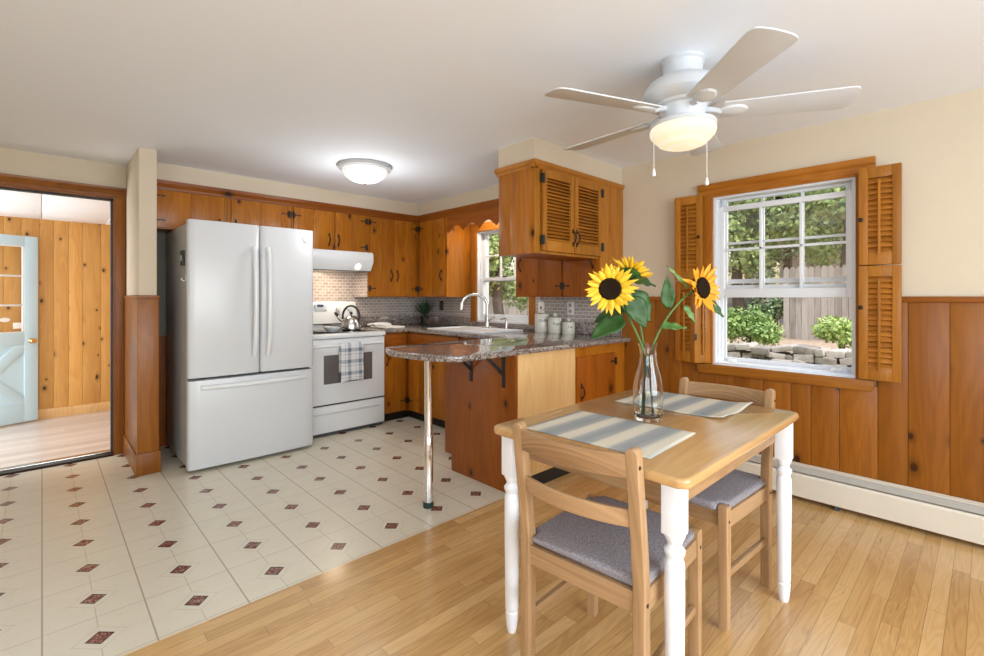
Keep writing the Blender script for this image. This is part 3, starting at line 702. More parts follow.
# over the fridge
r = upper('short single-door pine cabinet at the stub wall over the fridge', 'x', .604, 1.140, 1.775, ZT, FB, BK, ((.604, .63), (1.112, 1.140)), group=g)
add_door(r, 'x', .632, 1.110, 1.785, 2.075, FB-.012, handle=(1.075, 1.83), hinge=-1, hz=(1.84, 2.03))
r = upper('short pine cabinet above the fridge right door, with a black hinge near the ceiling light', 'x', 1.142, 1.672, 1.775, ZT, FB, BK, ((1.142, 1.168), (1.642, 1.672)), group=g)
add_door(r, 'x', 1.166, 1.642, 1.785, 2.075, FB-.012, handle=(1.20, 1.84), hinge=1, hz=(2.0,))
r = upper('short two-door pine cabinet directly above the white range hood', 'x', 1.674, 2.452, 1.69, ZT, FB, BK, ((1.674, 1.70), (2.062, 2.092), (2.43, 2.452)), group=g)
add_door(r, 'x', 1.690, 2.058, 1.70, 2.075, FB-.012, handle=(2.03, 1.80), hinge=-1, hz=(2.0,))
add_door(r, 'x', 2.094, 2.428, 1.70, 2.075, FB-.012, handle=(2.125, 1.80), hinge=1, hz=(1.75, 2.02))
r = upper('tall two-door pine cabinet right of the range hood, reaching into the corner', 'x', 2.454, 3.079, 1.24, ZT, FB, BK, ((2.454, 2.476), (3.055, 3.079)), group=g)
add_door(r, 'x', 2.474, 2.762, 1.25, 2.075, FB-.012, handle=(2.725, 1.47), hinge=-1, hz=(1.33, 2.02), hmat='bronze')
add_door(r, 'x', 2.764, 3.045, 1.25, 2.075, FB-.012, handle=(2.80, 1.47), hinge=1, hz=(1.33, 2.0))
FR = 3.08; RK = XR-.003
r = upper('tall single-door pine cabinet in the corner, left of the sink window', 'y', 3.923, 4.449, 1.24, ZT, FR, RK, ((3.923, 3.955), (4.40, 4.449)), group=g)
add_door(r, 'y', 3.955, 4.40, 1.25, 2.075, FR-.012, handle=(4.0, 1.47), hinge=1, hz=(1.33, 2.0))
r = upper('red-brown two-door pine cabinet over the canisters, right of the sink window', 'y', 2.057, 2.925, 1.24, ZT, FR, RK, ((2.057, 2.08), (2.38, 2.41), (2.90, 2.925)), 'cab_red', group=g)
add_door(r, 'y', 2.405, 2.915, 1.25, 2.08, FR-.012, 'cab_red', handle=(2.86, 1.52), hinge=-1, hz=(1.33, 2.0))
add_door(r, 'y', 2.062, 2.39, 1.25, 2.08, FR-.012, 'cab_red', handle=(2.10, 1.52), hinge=1, hz=(1.33, 2.0))
ep = MB(); boards(ep, 'x', 3.085, XR-.001, 1.235, 2.10, 2.043, 2.0565, (.10, .12), .001); ep.build('end_panel', 'louv', r)
# louvred hanging cabinet over the peninsula
r = thing('louvred_cabinet', 'golden pine hanging cabinet with two louvred doors over the peninsula', 'cabinet', (2.7, 2.22, 1.53))
b = MB(); b.box(2.357, 3.066, 2.078, 2.388, 1.53, 2.12, bev=.001); b.build('carcass', 'cab_red', r)
e = MB(); boards(e, 'y', 2.057, 2.39, 1.53, 2.10, 2.340, 2.356, (.10, .14), .001); e.build('end_panel', 'cab', r)
e = MB(); e.box(2.341, 2.402, 2.056, 2.077, 1.53, 2.11, bev=.002); e.box(2.402, 3.083, 2.056, 2.077, 2.095, 2.11); e.box(2.402, 3.083, 2.056, 2.077, 1.53, 1.548, bev=.001); e.build('face_frame', 'louv', r)
for k, (a0, a1) in enumerate(((2.406, 2.748), (2.756, 3.10))):
    f = MB(); s = .042; y0, y1 = 2.036, 2.056; z0, z1 = 1.55, 2.09
    f.box(a0, a0+s, y0, y1, z0, z1, bev=.002); f.box(a1-s, a1, y0, y1, z0, z1, bev=.002); f.box(a0+s, a1-s, y0+.001, y1, z1-.05, z1, bev=.001); f.box(a0+s, a1-s, y0+.001, y1, z0, z0+.07, bev=.001)
    d = f.build('door', 'louv', r)
    l = MB(); n = 18
    for j in range(n):
        zz = z0+.082+j*(z1-z0-.07-.05-.024)/(n-1)
        l.box(a0+s, a1-s, -.0115, .0115, -.0028, .0028, bev=.001, mat=Matrix.Translation((0, 2.0465, zz)) @ Matrix.Rotation(math.radians(42), 4, 'X'))
    l.build('louver', 'louv_x', d)
    add_handle(d, 'x', a1-.018 if k == 0 else a0+.018, y0, 1.66)
    for z in (1.62, 2.03):
        h = MB(); a = a0-.001 if k == 0 else a1+.001; sg = 1 if k == 0 else -1
        h.tube([(a, y0-.005, z-.032), (a, y0-.005, z+.032)], .006, 8); h.box(a-sg*.02, a, y0-.003, y0+.004, z-.03, z+.03, bev=.001); h.box(a, a+sg*.018, y0-.004, y0, z-.03, z+.03, bev=.001)
        h.build('hinge', 'black', d)
# crown boards and cornice
cr = MB(); cr.prism([(FB+.02, 2.078), (FB-.004, 2.078), (FB-.006, 2.10), (FB-.02, 2.125), (FB-.026, 2.15), (FB+.02, 2.15)], 'x', .594, 3.10)
struct(cr.build('trim_9', 'cab_h', smooth=0))
cr = MB(); cr.prism([(FR+.02, 2.078), (FR-.004, 2.078), (FR-.006, 2.10), (FR-.02, 2.125), (FR-.026, 2.15), (FR+.02, 2.15)], 'y', 2.39, 4.45)
struct(cr.build('trim_10', 'cab_hy', smooth=0))
cr = MB(); cr.prism([(2.08, 2.092), (2.05, 2.092), (2.047, 2.105), (2.032, 2.118), (2.028, 2.14), (2.08, 2.14)], 'x', 2.315, XR-.001)
cr.prism([(2.36, 2.092), (2.336, 2.092), (2.333, 2.105), (2.318, 2.118), (2.313, 2.14), (2.36, 2.14)], 'y', 2.03, 2.41)
struct(cr.build('trim_11', 'louv_x', smooth=0))
# scalloped valance over the sink window
va = MB(); pts = [(2.927, 2.12), (2.927, 1.93)]; n = 90
for i in range(n+1):
    y = 2.93+(3.92-2.93)*i/n; ph = (y-2.93)/(3.92-2.93)*4.2
    s = abs(math.sin(PI*(ph-.1))); pts.append((y, 1.908+.072*s**.8))
pts += [(3.921, 1.93), (3.921, 2.12)]
va.prism(pts, 'x', FR, FR+.018); tag(va.build('window_valance', 'cab_hy', at=(FR, 3.4, 2.0), smooth=0), 'scalloped pine valance board above the sink window', 'valance')
sl = thing('strip_light', 'small white strip light hidden behind the scalloped valance', 'light', (3.2, 3.4, 2.1))
B(3.19, 3.25, 3.1, 3.75, 2.105, 2.135, bev=.003).build('housing', 'white_metal', sl)
m = MB(); m.tube([(3.22, 3.12, 2.095), (3.22, 3.73, 2.095)], .013, 12); m.build('tube', emit('strip_tube', (1, .9, .78), 5), sl)
light('valance_lamp', 'AREA', (3.22, 3.42, 2.078), 6, (1, .88, .74), .03, .6, (0, 0, -1)).rotation_euler = (0, 0, 0)

# base cabinets
CT = .92; CB = .885
def basecab(label, name='base_cabinet'): pass
FS = 2.72; FK = 4.115
r = thing('base_cabinet', 'narrow pine base cabinet beside the stove in the corner', 'cabinet', (2.57, 4.4, 0), group='pine base cabinets')
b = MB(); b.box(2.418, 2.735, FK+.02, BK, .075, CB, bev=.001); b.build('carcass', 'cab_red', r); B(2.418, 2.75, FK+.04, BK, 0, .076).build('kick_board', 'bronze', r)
b = MB(); b.box(2.418, 2.44, FK, FK+.02, .075, CB); b.box(2.69, 2.72, FK, FK+.02, .075, CB); b.box(2.44, 2.69, FK, FK+.02, .72, .75); b.box(2.44, 2.69, FK, FK+.02, .86, CB); b.build('face_frame', 'cab_red', r)
add_door(r, 'x', 2.436, 2.69, .09, .725, FK-.012, 'cab', handle=(2.47, .62), hinge=1, hz=(.19, .63))
d = B(2.436, 2.69, FK-.012, FK+.006, .745, .87, bev=.003).build('drawer', 'cab_h', r)
r = thing('sink_base_cabinet', 'long pine sink base cabinet with false front, behind the chrome leg', 'cabinet', (3.05, 3.4, 0), group='pine base cabinets')
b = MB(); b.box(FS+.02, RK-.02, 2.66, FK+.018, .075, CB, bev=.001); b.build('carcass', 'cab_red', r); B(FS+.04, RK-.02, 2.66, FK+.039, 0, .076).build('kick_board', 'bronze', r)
b = MB()
for a, c in ((4.07, 4.114), (3.70, 3.73), (3.26, 3.30), (2.66, 2.74)): b.box(FS, FS+.02, a, c, .075, CB)
b.box(FS, FS+.02, 2.66, 4.11, .72, .745); b.box(FS, FS+.02, 2.66, 4.11, .865, CB); b.build('face_frame', 'cab_red', r)
add_door(r, 'y', 3.715, 4.08, .09, .725, FS-.012, 'cab', handle=(3.75, .62), hinge=1, hz=(.19, .63))
add_door(r, 'y', 3.285, 3.70, .09, .725, FS-.012, 'cab', handle=(3.66, .62), hinge=-1, hz=(.19, .63))
add_door(r, 'y', 2.75, 3.27, .09, .725, FS-.012, 'cab', handle=(3.22, .62), hinge=-1, hz=(.19, .63))
B(FS-.012, FS+.006, 3.285, 4.08, .745, .87, bev=.003).build('false_drawer_front', 'cab_hy', r)
# kick boards
# peninsula
r = thing('peninsula_cabinet', 'pine peninsula cabinet with plank end panel and one door facing the table', 'cabinet', (2.77, 2.35, 0), group='pine base cabinets')
PY = 2.02; PX = 2.125
b = MB(); b.box(PX+.018, XR-.02, PY+.02, 2.655, .09, CB, bev=.001); b.box(PX+.05, XR-.02, PY+.05, 2.60, 0, .09); b.build('carcass', 'cab_red', r)
e = MB(); e.prism([(PY, 0), (PY, CB), (2.73, CB), (2.73, .115), (2.655, .115), (2.655, 0)], 'x', PX, PX+.018, rnd=.35, bev=.0015); e.build('end_panel', 'cab_red', r)
e = MB(); e.box(PX+.019, 2.735, PY, PY+.019, .095, CB, bev=.001, rnd=.5); e.build('front_panel', 'light_pine', r)
e = MB(); e.box(2.737, 2.752, PY, PY+.019, .095, CB); e.box(3.225, XR-.02, PY, PY+.019, .095, CB); e.box(2.752, 3.225, PY, PY+.019, .805, CB); e.box(2.752, 3.225, PY, PY+.019, .095, .12); e.build('face_frame', 'cab', r)
add_door(r, 'x', 2.745, 3.235, .115, .81, PY-.014, 'cab_red', handle=(2.79, .56), hinge=1, hz=(.2, .745))
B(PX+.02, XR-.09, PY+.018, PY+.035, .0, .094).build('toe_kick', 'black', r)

# ------------------------------------------------------------------ worktop with upstands
ct = thing('countertop', 'speckled brown granite worktop running round the sink onto the peninsula', 'countertop', (3, 3.2, CB))
out = []
PF, PB, CE = 1.975, 2.66, 2.69
# peninsula tip: convex end
end = [(1.640, PF+.004), (1.60, PF+.03), (1.545, PF+.14), (1.515, PF+.27), (1.508, PF+.40), (1.520, PF+.51), (1.550, PF+.61), (1.580, PF+.665), (1.61, PB)]
poly = [(XR-.003, PF-.01), (2.6, PF), (1.68, PF)] + end + [(2.30, PB), (CE, PB+.01), (CE, 4.085), (2.415, 4.085), (2.415, BK), (XR-.003, BK)]
m = MB(); m.prism(poly, 'z', CB, CT, bev=.008); slab = m.build('slab', 'granite', ct, smooth=40)
m = MB(); m.box(2.415, XR-.003, BK-.022, BK, CT, 1.025, bev=.004); m.box(XR-.026, XR-.003, 3.908, BK-.022, CT, 1.025, bev=.004); m.box(XR-.026, XR-.003, 2.976, 3.908, CT, .975, bev=.004)
m.box(XR-.026, XR-.003, 2.06, 2.976, CT, 1.025, bev=.004); m.build('upstand', 'granite', ct)
m = MB(); m.lathe([(.0235, .40), (.0235, CB)], (1.655, 2.285, 0), 24); m.lathe([(.0275, .018), (.0275, .41), (.0235, .42)], (1.655, 2.285, 0), 24); lg = m.build('support_leg', 'chrome', ct)
m = MB(); m.lathe([(.031, 0), (.031, .03), (.028, .034)], (1.655, 2.285, 0), 24); m.build('leg_cap', plain('dark_green_rubber', (.015, .04, .03), .6), lg)
for y in (2.125, 2.44):
    m = MB(); m.box(PX-.006, PX, y-.014, y+.014, .665, CB-.001, bev=.001); m.box(PX-.20, PX, y-.014, y+.014, CB-.006, CB-.0005, bev=.001)
    m.prism([(PX-.005, .735), (PX-.005, .76), (PX-.15, CB-.004), (PX-.175, CB-.004)], 'y', y-.008, y+.008); m.build('bracket', 'black', ct)
# mosaic tile
m = MB(); m.box(1.655, 2.4545, BK+.0005, YB-.0005, .6, 1.69); m.box(2.4545, XR-.004, BK+.0005, YB-.0005, 1.0, 1.24); m.box(XR-.011, XR-.0005, 3.908, BK, 1.0, 1.24); m.box(XR-.011, XR-.0005, 2.06, 2.975, 1.0, 1.24)
m.box(2.4475, 2.4535, 4.46, BK, 1.24, 1.56)
struct(m.build('wall_mosaic_tiles', 'brick', smooth=0))

# ================================================================== SINK, FAUCET
sk = thing('kitchen_sink', 'white drop-in double sink set in the granite under the window', 'sink', (3.05, 3.45, CT))
m = MB(); sx0, sx1, sy0, sy1 = 2.765, 3.26, 3.0, 3.84
m.box(sx0, sx0+.04, sy0, sy1, CT, CT+.014, bev=.005); m.box(sx1-.09, sx1, sy0, sy1, CT, CT+.014, bev=.005); m.box(sx0+.04, sx1-.09, sy0, sy0+.04, CT, CT+.014, bev=.005); m.box(sx0+.04, sx1-.09, sy1-.04, sy1, CT, CT+.014, bev=.005); m.box(sx0+.04, sx1-.09, 3.40, 3.43, CT, CT+.010, bev=.004)
m.build('rim', 'white', sk)
m = MB(); m.box(sx0+.04, sx1-.09, sy0+.04, sy1-.04, CT+.0005, CT+.003); m.build('basin', 'cream', sk)
fc = thing('kitchen_faucet', 'tall brushed nickel gooseneck faucet behind the sink', 'faucet', (3.24, 3.46, CT))
fx, fy = 3.235, 3.47
m = MB(); m.box(fx-.028, fx+.028, fy-.13, fy+.13, CT+.0145, CT+.024, bev=.004); m.build('deck_plate', 'nickel', fc)
m = MB(); m.lathe([(.027, CT+.024), (.025, CT+.04), (.021, CT+.12), (.016, CT+.14)], (fx, fy, 0), 20)
pts = [(fx, fy, CT+.12), (fx, fy, CT+.235)]
for k in range(13):
    t = PI*k/12*1.02; pts.append((fx-.10+.10*math.cos(t), fy+.08-.08*math.cos(t), CT+.235+.11*math.sin(t)))
pts.append((fx-.205, fy+.163, CT+.195)); m.tube(pts, [.0165]*(len(pts)-2)+[.019, .02], 14); m.build('spout', 'nickel', fc)
m = MB(); m.tube([(fx, fy-.02, CT+.085), (fx-.01, fy-.06, CT+.10), (fx-.02, fy-.13, CT+.12)], [.012, .009, .007], 10); m.build('lever', 'nickel', fc)
sd = thing('soap_dispenser', 'short nickel soap dispenser right of the gooseneck faucet', 'dispenser', (3.24, 3.21, CT))
m = MB(); m.lathe([(.019, CT+.0145), (.016, CT+.03), (.012, CT+.075), (.012, CT+.085)], (3.235, 3.20, 0), 16); m.build('body', 'nickel', sd)
m = MB(); m.tube([(3.235, 3.20, CT+.08), (3.235, 3.20, CT+.105), (3.22, 3.205, CT+.115), (3.17, 3.22, CT+.105)], [.009, .009, .008, .006], 10); m.build('spout', 'nickel', sd)

# ================================================================== FRIDGE
fx0, fx1, fy0, fy1, fz = .735, 1.620, 3.83, 4.66, 1.785
fr = thing('refrigerator', 'white french-door refrigerator with bottom freezer beside the stub wall', 'refrigerator', ((fx0+fx1)/2, 4.2, 0))
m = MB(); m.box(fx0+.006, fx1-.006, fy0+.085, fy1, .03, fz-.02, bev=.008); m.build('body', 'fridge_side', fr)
m = MB(); m.box(fx0+.012, fx1-.012, fy0+.065, fy0+.09, .03, fz-.02); m.build('gasket', 'gasket', fr)
mid = 1.208
def fdoor(a0, a1, z0, z1):
    # slightly bowed door slab
    pts = [(a0, fy0+.068), (a0, fy0+.016), (a0+.012, fy0+.004)]
    for k in range(1, 12):
        t = k/12; pts.append((a0+.012+(a1-a0-.024)*t, fy0+.004-.010*math.sin(PI*t)))
    pts += [(a1-.012, fy0+.004), (a1, fy0+.016), (a1, fy0+.068)]
    return MB().prism(pts, 'z', z0, z1, bev=.006)
dl = fdoor(fx0, mid-.004, .668, fz).build('fridge_door', 'fridge', fr, smooth=50); dr = fdoor(mid+.004, fx1, .668, fz).build('fridge_door', 'fridge', fr, smooth=50)
fz_ = fdoor(fx0, fx1, .025, .650).build('freezer_drawer', 'fridge', fr, smooth=50)
for d, x in ((dl, mid-.05), (dr, mid+.05)):
    m = MB(); pts = []; n = 16
    for k in range(n+1):
        t = k/n; z = .80+(1.62-.80)*t; pts.append((x, fy0-.018-.045*math.sin(PI*t)**.6, z))
    m.tube(pts, .0165, 12, flat=.85); m.build('handle', 'white', d)
m = MB(); pts = []; n = 16
for k in range(n+1):
    t = k/n; pts.append((fx0+.075+(fx1-fx0-.15)*t, fy0-.016-.045*math.sin(PI*t)**.6, .60))
m.tube(pts, .0165, 12); m.build('handle', 'white', fz_)
B(fx1-.10, fx1-.065, fy0-.004, fy0+.004, 1.68, 1.715, bev=.002).build('badge', 'steel', dr)
m = MB()
for x in (fx0+.03, fx1-.11): B(x, x+.08, fy0+.09, fy0+.15, fz-.021, fz+.002, bev=.001).build('hinge_cover', 'white', fr)
m = MB()
for x in (fx0+.06, fx1-.10):
    for y in (fy0+.12, fy1-.08): MB().lathe([(.02, 0), (.02, .035)], (x+.02, y, 0), 12).build('foot', 'gasket', fr)
mc = thing('magnet_timer', 'small black magnetic timer stuck to the side of the fridge', 'timer', (fx0, 3.98, 1.52))
B(fx0-.012, fx0+.0055, 3.965, 4.02, 1.465, 1.575, bev=.005).build('case', 'black', mc); B(fx0-.014, fx0-.0115, 3.982, 4.004, 1.50, 1.54, bev=.0005).build('dial', 'outlet', mc)
hk = MB(); hk.box(fx0+.001, fx0+.0055, 3.93, 3.945, 1.355, 1.40, bev=.001); hk.tube([(fx0+.002, 3.9375, 1.36), (fx0-.012, 3.9375, 1.355), (fx0-.018, 3.9375, 1.362), (fx0-.02, 3.9375, 1.375)], .004, 8)
tag(hk.build('hook', 'white', at=(fx0, 3.94, 1.37)), 'tiny white hook on the fridge side below the black timer', 'hook')

# ================================================================== STOVE
sx0, sx1, sy0 = 1.652, 2.412, 4.045
sv = thing('stove', 'white electric stove between the fridge and the corner cabinet', 'stove', ((sx0+sx1)/2, 4.4, 0))
m = MB(); m.box(sx0+.003, sx1-.003, sy0+.035, 4.70, .03, .88, bev=.003); m.build('body', 'white', sv)
m = MB(); m.prism([(sy0-.012, .872), (sy0-.016, .885), (sy0-.010, .903), (sy0+.01, .910), (4.71, .910), (4.71, .872)], 'x', sx0, sx1, bev=.003); m.build('cooktop', 'white', sv)
B(sx0+.04, sx1-.04, sy0+.055, 4.60, .9095, .9125, bev=.001).build('glass_hob', 'black_glass', sv)
m = MB()
for (bx, by, br) in ((1.83, 4.20, .10), (2.22, 4.20, .08), (1.83, 4.46, .08), (2.22, 4.46, .10)):
    MB().lathe([(br, .9128), (br, .9132), (br-.004, .9132), (br-.004, .9128)], (bx, by, 0), 40).build('burner_ring', 'heater_fin', sv)
m = MB(); m.prism([(4.60, .91), (4.61, 1.05), (4.635, 1.178), (4.65, 1.192), (4.72, 1.192), (4.72, .91)], 'x', sx0, sx1, bev=.004); bgd = m.build('backguard', 'white', sv, smooth=30)
B(1.965, 2.085, 4.612, 4.63, 1.105, 1.17, bev=.002).build('control_panel', 'fridge', bgd)
B(1.985, 2.05, 4.609, 4.62, 1.14, 1.165, bev=.001).build('clock_display', 'display', bgd)
m = MB()
for x in (1.72, 1.85, 2.20, 2.33): MB().lathe([(.024, 4.622), (.022, 4.598), (.019, 4.592), (0, 4.591)], (x, 0, 1.115), 20, 'y').box(x-.003, x+.003, 4.588, 4.60, 1.10, 1.132, bev=.001).build('knob', 'white', bgd)
B(sx0, sx1-.17, 4.596, 4.606, .962, .972).build('vent_slot', 'gasket', bgd)
m = MB(); m.box(sx0+.004, sx1-.004, sy0, sy0+.034, .285, .862, bev=.006); od = m.build('oven_door', 'white', sv)
B(1.80, 2.275, sy0-.002, sy0+.004, .465, .72, bev=.001).build('oven_window', 'oven_glass', od)
m = MB(); m.tube([(sx0+.05, sy0, .80), (sx0+.05, sy0-.03, .805), (sx0+.07, sy0-.043, .807), (sx1-.07, sy0-.043, .807), (sx1-.05, sy0-.03, .805), (sx1-.05, sy0, .80)], .014, 12); m.build('handle', 'white', od)
B(sx0+.004, sx1-.004, sy0+.012, sy0+.034, .272, .287).build('gap_shadow_strip', 'gasket', sv)
m = MB(); m.box(sx0+.004, sx1-.004, sy0+.002, sy0+.034, .035, .27, bev=.005); sdw = m.build('storage_drawer', 'white', sv)
m = MB(); m.prism([(sy0+.004, .19), (sy0-.012, .212), (sy0-.008, .222), (sy0+.004, .222)], 'x', sx0+.06, sx1-.06, bev=.002); m.build('drawer_pull', 'white', sdw)
m = MB()
for x in (sx0+.04, sx1-.04):
    for y in (sy0+.06, 4.64): MB().lathe([(.018, 0), (.018, .036)], (x, y, 0), 12).build('foot', 'gasket', sv)
B(sx0+.01, sx1-.01, sy0+.03, sy0+.04, .006, .035).build('kick_plate', 'gasket', sv)
# towel over the oven handle
m = MB(); tw0, tw1 = 1.93, 2.15; hy_ = sy0-.043
prof = [(hy_-.019, .475)]+[(hy_-.019-.003*math.sin(i*.9), .475+.33*i/10) for i in range(1, 10)]+[(hy_-.018, .808), (hy_-.013, .822), (hy_, .8275), (hy_+.013, .822), (hy_+.018, .808), (hy_+.019, .70), (hy_+.019, .56)]
def tfn(u, v):
    k = u*(len(prof)-1); i = min(int(k), len(prof)-2); t = k-i; p = (prof[i][0]*(1-t)+prof[i+1][0]*t, prof[i][1]*(1-t)+prof[i+1][1]*t)
    drop = max(0, 1-u*1.9)
    return (tw0+(tw1-tw0)*v+.004*math.sin(u*6)*drop, p[0]-drop*.006*abs(math.sin(v*9)), p[1]+(.012*math.sin(v*3) if u < .05 else 0))
m.grid(tfn, 34, 22); tag(m.build('dish_towel', 'towel', solid=.0025, at=(2.065, hy_, .5)), 'white and blue-grey plaid dish towel hanging on the oven handle', 'towel')
# kettle
kt = thing('kettle', 'polished steel kettle with arched black handle on the stove', 'kettle', (2.205, 4.33, .9125))
kx, ky = 2.205, 4.33; z0 = .913
m = MB(); m.lathe([(.082, z0), (.092, z0+.008), (.095, z0+.03), (.088, z0+.075), (.07, z0+.115), (.045, z0+.138), (.03, z0+.144), (0, z0+.146)], (kx, ky, 0), 36); m.build('body', 'steel', kt)
m = MB(); m.lathe([(.006, z0+.145), (.006, z0+.155), (.014, z0+.16), (.014, z0+.175), (.008, z0+.18), (0, z0+.181)], (kx, ky, 0), 16); m.build('lid_knob', 'black', kt)
m = MB(); pts = [(kx+.082*math.cos(t)*.724, ky-.082*math.cos(t)*.69, z0+.135+.105*math.sin(t)) for t in [PI*(-.12+1.24*k/18) for k in range(19)]]; m.tube(pts, .011, 10); m.build('handle', 'black', kt)
m = MB(); m.tube([(kx-.052, ky+.05, z0+.085), (kx-.085, ky+.08, z0+.115), (kx-.10, ky+.095, z0+.15)], [.02, .015, .012], 12); sp_ = m.build('spout', 'steel', kt)
m = MB(); m.tube([(kx-.094, ky+.09, z0+.14), (kx-.108, ky+.103, z0+.165), (kx-.118, ky+.112, z0+.175)], [.016, .015, .008], 10); m.build('spout_cap', 'black', kt)
# spoon rest + spoon
m = MB(); m.lathe([(.035, .913), (.05, .918), (.075, .945), (.085, .962), (.082, .963), (.07, .947), (.045, .922), (0, .919)], (1.965, 4.22, 0), 28); tag(m.build('spoon_rest_dish', 'white', at=(1.965, 4.22, .913)), 'small white dish on the stovetop left of the kettle', 'dish')
m = MB(); m.tube([(1.95, 4.25, .975), (2.02, 4.20, .968), (2.12, 4.13, .925), (2.14, 4.12, .921)], [.007, .006, .006, .007], 8); m.prism([(1.93, 4.28), (1.955, 4.235), (1.935, 4.225), (1.885, 4.265), (1.90, 4.285)], 'z', .974, .986); tag(m.build('cooking_spoon', 'black', at=(2.0, 4.2, .93)), 'black cooking spoon resting across the small white dish', 'spoon')

# range hood
hd = thing('range_hood', 'white range hood with a lit lamp above the stove', 'hood', (2.03, 4.5, 1.51))
m = MB(); m.prism([(BK-.001, 1.512), (4.30, 1.50), (4.245, 1.585), (4.245, 1.655), (4.262, 1.682), (BK-.001, 1.682)], 'x', 1.662, 2.405, bev=.006); m.build('shell', 'white', hd)
B(1.72, 2.34, 4.34, 4.70, 1.498, 1.5095).build('grease_filter', 'steel', hd)
B(1.665, 2.40, 4.30, 4.33, 1.493, 1.503).build('lower_lip', 'gasket', hd)
m = MB(); m.lathe([(.035, 0), (.032, -.005), (0, -.008)], (2.25, 4.278, 1.54), 20, mat=Matrix.Rotation(math.radians(-57), 4, 'X')); m.build('lamp_lens', 'hood_lamp', hd)
light('hood_bulb', 'AREA', (2.12, 4.50, 1.488), 3.2, (1, .82, .6), .2, .12, (0, .12, -1))

# ================================================================== COUNTER ITEMS
def canister(label, x, y, r, h, text):
    t = thing('canister', label, 'canister', (x, y, CT), group='cream canisters')
    m = MB(); m.lathe([(r*.96, CT+.0005), (r, CT+.006), (r, CT+h*.96), (r*.94, CT+h)], (x, y, 0), 32); m.build('jar', 'cream', t)
    m = MB(); m.lathe([(r*1.01, CT+h), (r*1.01, CT+h+.01), (r*.7, CT+h+.02), (r*.22, CT+h+.024), (r*.2, CT+h+.03), (r*.3, CT+h+.042), (r*.22, CT+h+.052), (0, CT+h+.053)], (x, y, 0), 32); m.build('lid', 'cream', t)
    cu = bpy.data.curves.new('lettering', 'FONT'); cu.body = text; cu.size = r*.52; cu.align_x = 'CENTER'; cu.extrude = .0004
    o = bpy.data.objects.new('tmp', cu); C.objects.link(o); dg = bpy.context.evaluated_depsgraph_get(); me = bpy.data.meshes.new_from_object(o.evaluated_get(dg)); bpy.data.objects.remove(o)
    th0 = math.atan2(-y, -x)+.25
    b = MB(); b.bm.from_mesh(me); bpy.data.meshes.remove(me)
    for v in b.bm.verts:
        a = th0+v.co.x/r; rr = r+.0004+v.co.z; v.co = Vector((x+rr*math.cos(a), y+rr*math.sin(a), CT+h*.62+v.co.y))
    for f in b.bm.faces: f[b.r] = .5
    b.build('lettering', 'letter', t, smooth=0)
canister('tallest cream canister with dark lettering, beside the window casing', 3.30, 2.805, .068, .155, 'Coffee')
canister('middle-sized cream canister with dark lettering, between two others', 3.30, 2.655, .062, .125, 'Sugar')
canister('smallest cream canister with dark lettering, at the right end of the row', 3.31, 2.515, .055, .088, 'Tea')
gb = MB(); gb.lathe([(.05, CT+.001), (.07, CT+.006), (.10, CT+.045), (.118, CT+.09), (.114, CT+.09), (.095, CT+.045), (.066, CT+.012), (0, CT+.010)], (3.17, 4.27, 0), 36)
M['bowl_glass'] = m_glass_pane('bowl_glass', .16)
tag(gb.build('glass_bowl', 'bowl_glass', at=(3.17, 4.27, CT)), 'clear glass bowl on the counter left of the sink', 'bowl')
pl = thing('potted_plant', 'dark little potted plant in the counter corner by the glass bowl', 'plant', (3.22, 4.52, CT))
m = MB(); m.lathe([(.04, CT+.001), (.052, CT+.09), (.056, CT+.095), (.05, CT+.095), (0, CT+.09)], (3.22, 4.52, 0), 24); m.build('pot', 'black', pl)
m = MB()
for k in range(70):
    a = random.uniform(0, 2*PI); t = random.uniform(.05, .9); L = random.uniform(.12, .23); d = Vector((math.cos(a)*math.sin(t), math.sin(a)*math.sin(t), math.cos(t))); s = Vector((-math.sin(a), math.cos(a), 0))*random.uniform(.006, .012); p = Vector((3.22, 4.52, CT+.09))
    if p.y+d.y*L > 4.70: continue
    m.quad([p-s*.3, p+d*L*.6-s, p+d*L, p+d*L*.6+s])
m.build('leaves', 'plant', pl, solid=.0006, smooth=0)
mg = thing('folded_cloths', 'white folded dish cloths on the counter right of the stove', 'cloth', (2.60, 4.30, CT))
m = MB(); m.grid(lambda u, v: (2.47+.22*u, 4.12+.30*v, CT+.012+.004*math.sin(u*7+v*3)), 10, 10); m.build('lower_cloth', 'outlet', mg, solid=.018)
m = MB(); m.grid(lambda u, v: (2.455+.19*u+.02*v, 4.30+.20*v, CT+.034+.008*math.sin(u*6+v*4)), 10, 10); m.build('upper_cloth', 'sticker', mg, solid=.02)
def outlet(label, yc, zc, xw, mat, w=.072, h=.115, sw=False):
    t = thing('wall_outlet', label, 'outlet', (xw, yc, zc), group='wall plates over the counter')
    B(xw-.006, xw, yc-w/2, yc+w/2, zc-h/2, zc+h/2, bev=.002).build('cover_plate', mat, t)
    m = MB()
    if sw: m.box(xw-.012, xw-.005, yc-.006, yc+.006, zc-.014, zc+.014, bev=.001)
    else:
        for s in (-1, 1): m.lathe([(.017, xw-.0062), (.016, xw-.0085), (0, xw-.0085)], (0, yc, zc+s*.026), 18, 'x')
    m.build('switch' if sw else 'socket', 'outlet_dark' if sw or mat == 'outlet_dark' else plain('socket_grey', (.3, .28, .25), .5), t)
XW = XR-.0115
outlet('ivory switch plate on the mosaic above the tallest canister', 2.898, 1.14, XW, 'outlet', sw=True)
outlet('ivory double socket on the mosaic above the smallest canister', 2.56, 1.14, XW, 'outlet')
outlet('dark brown socket plate on the mosaic left of the sink window', 4.43, 1.14, XW, 'outlet_dark')

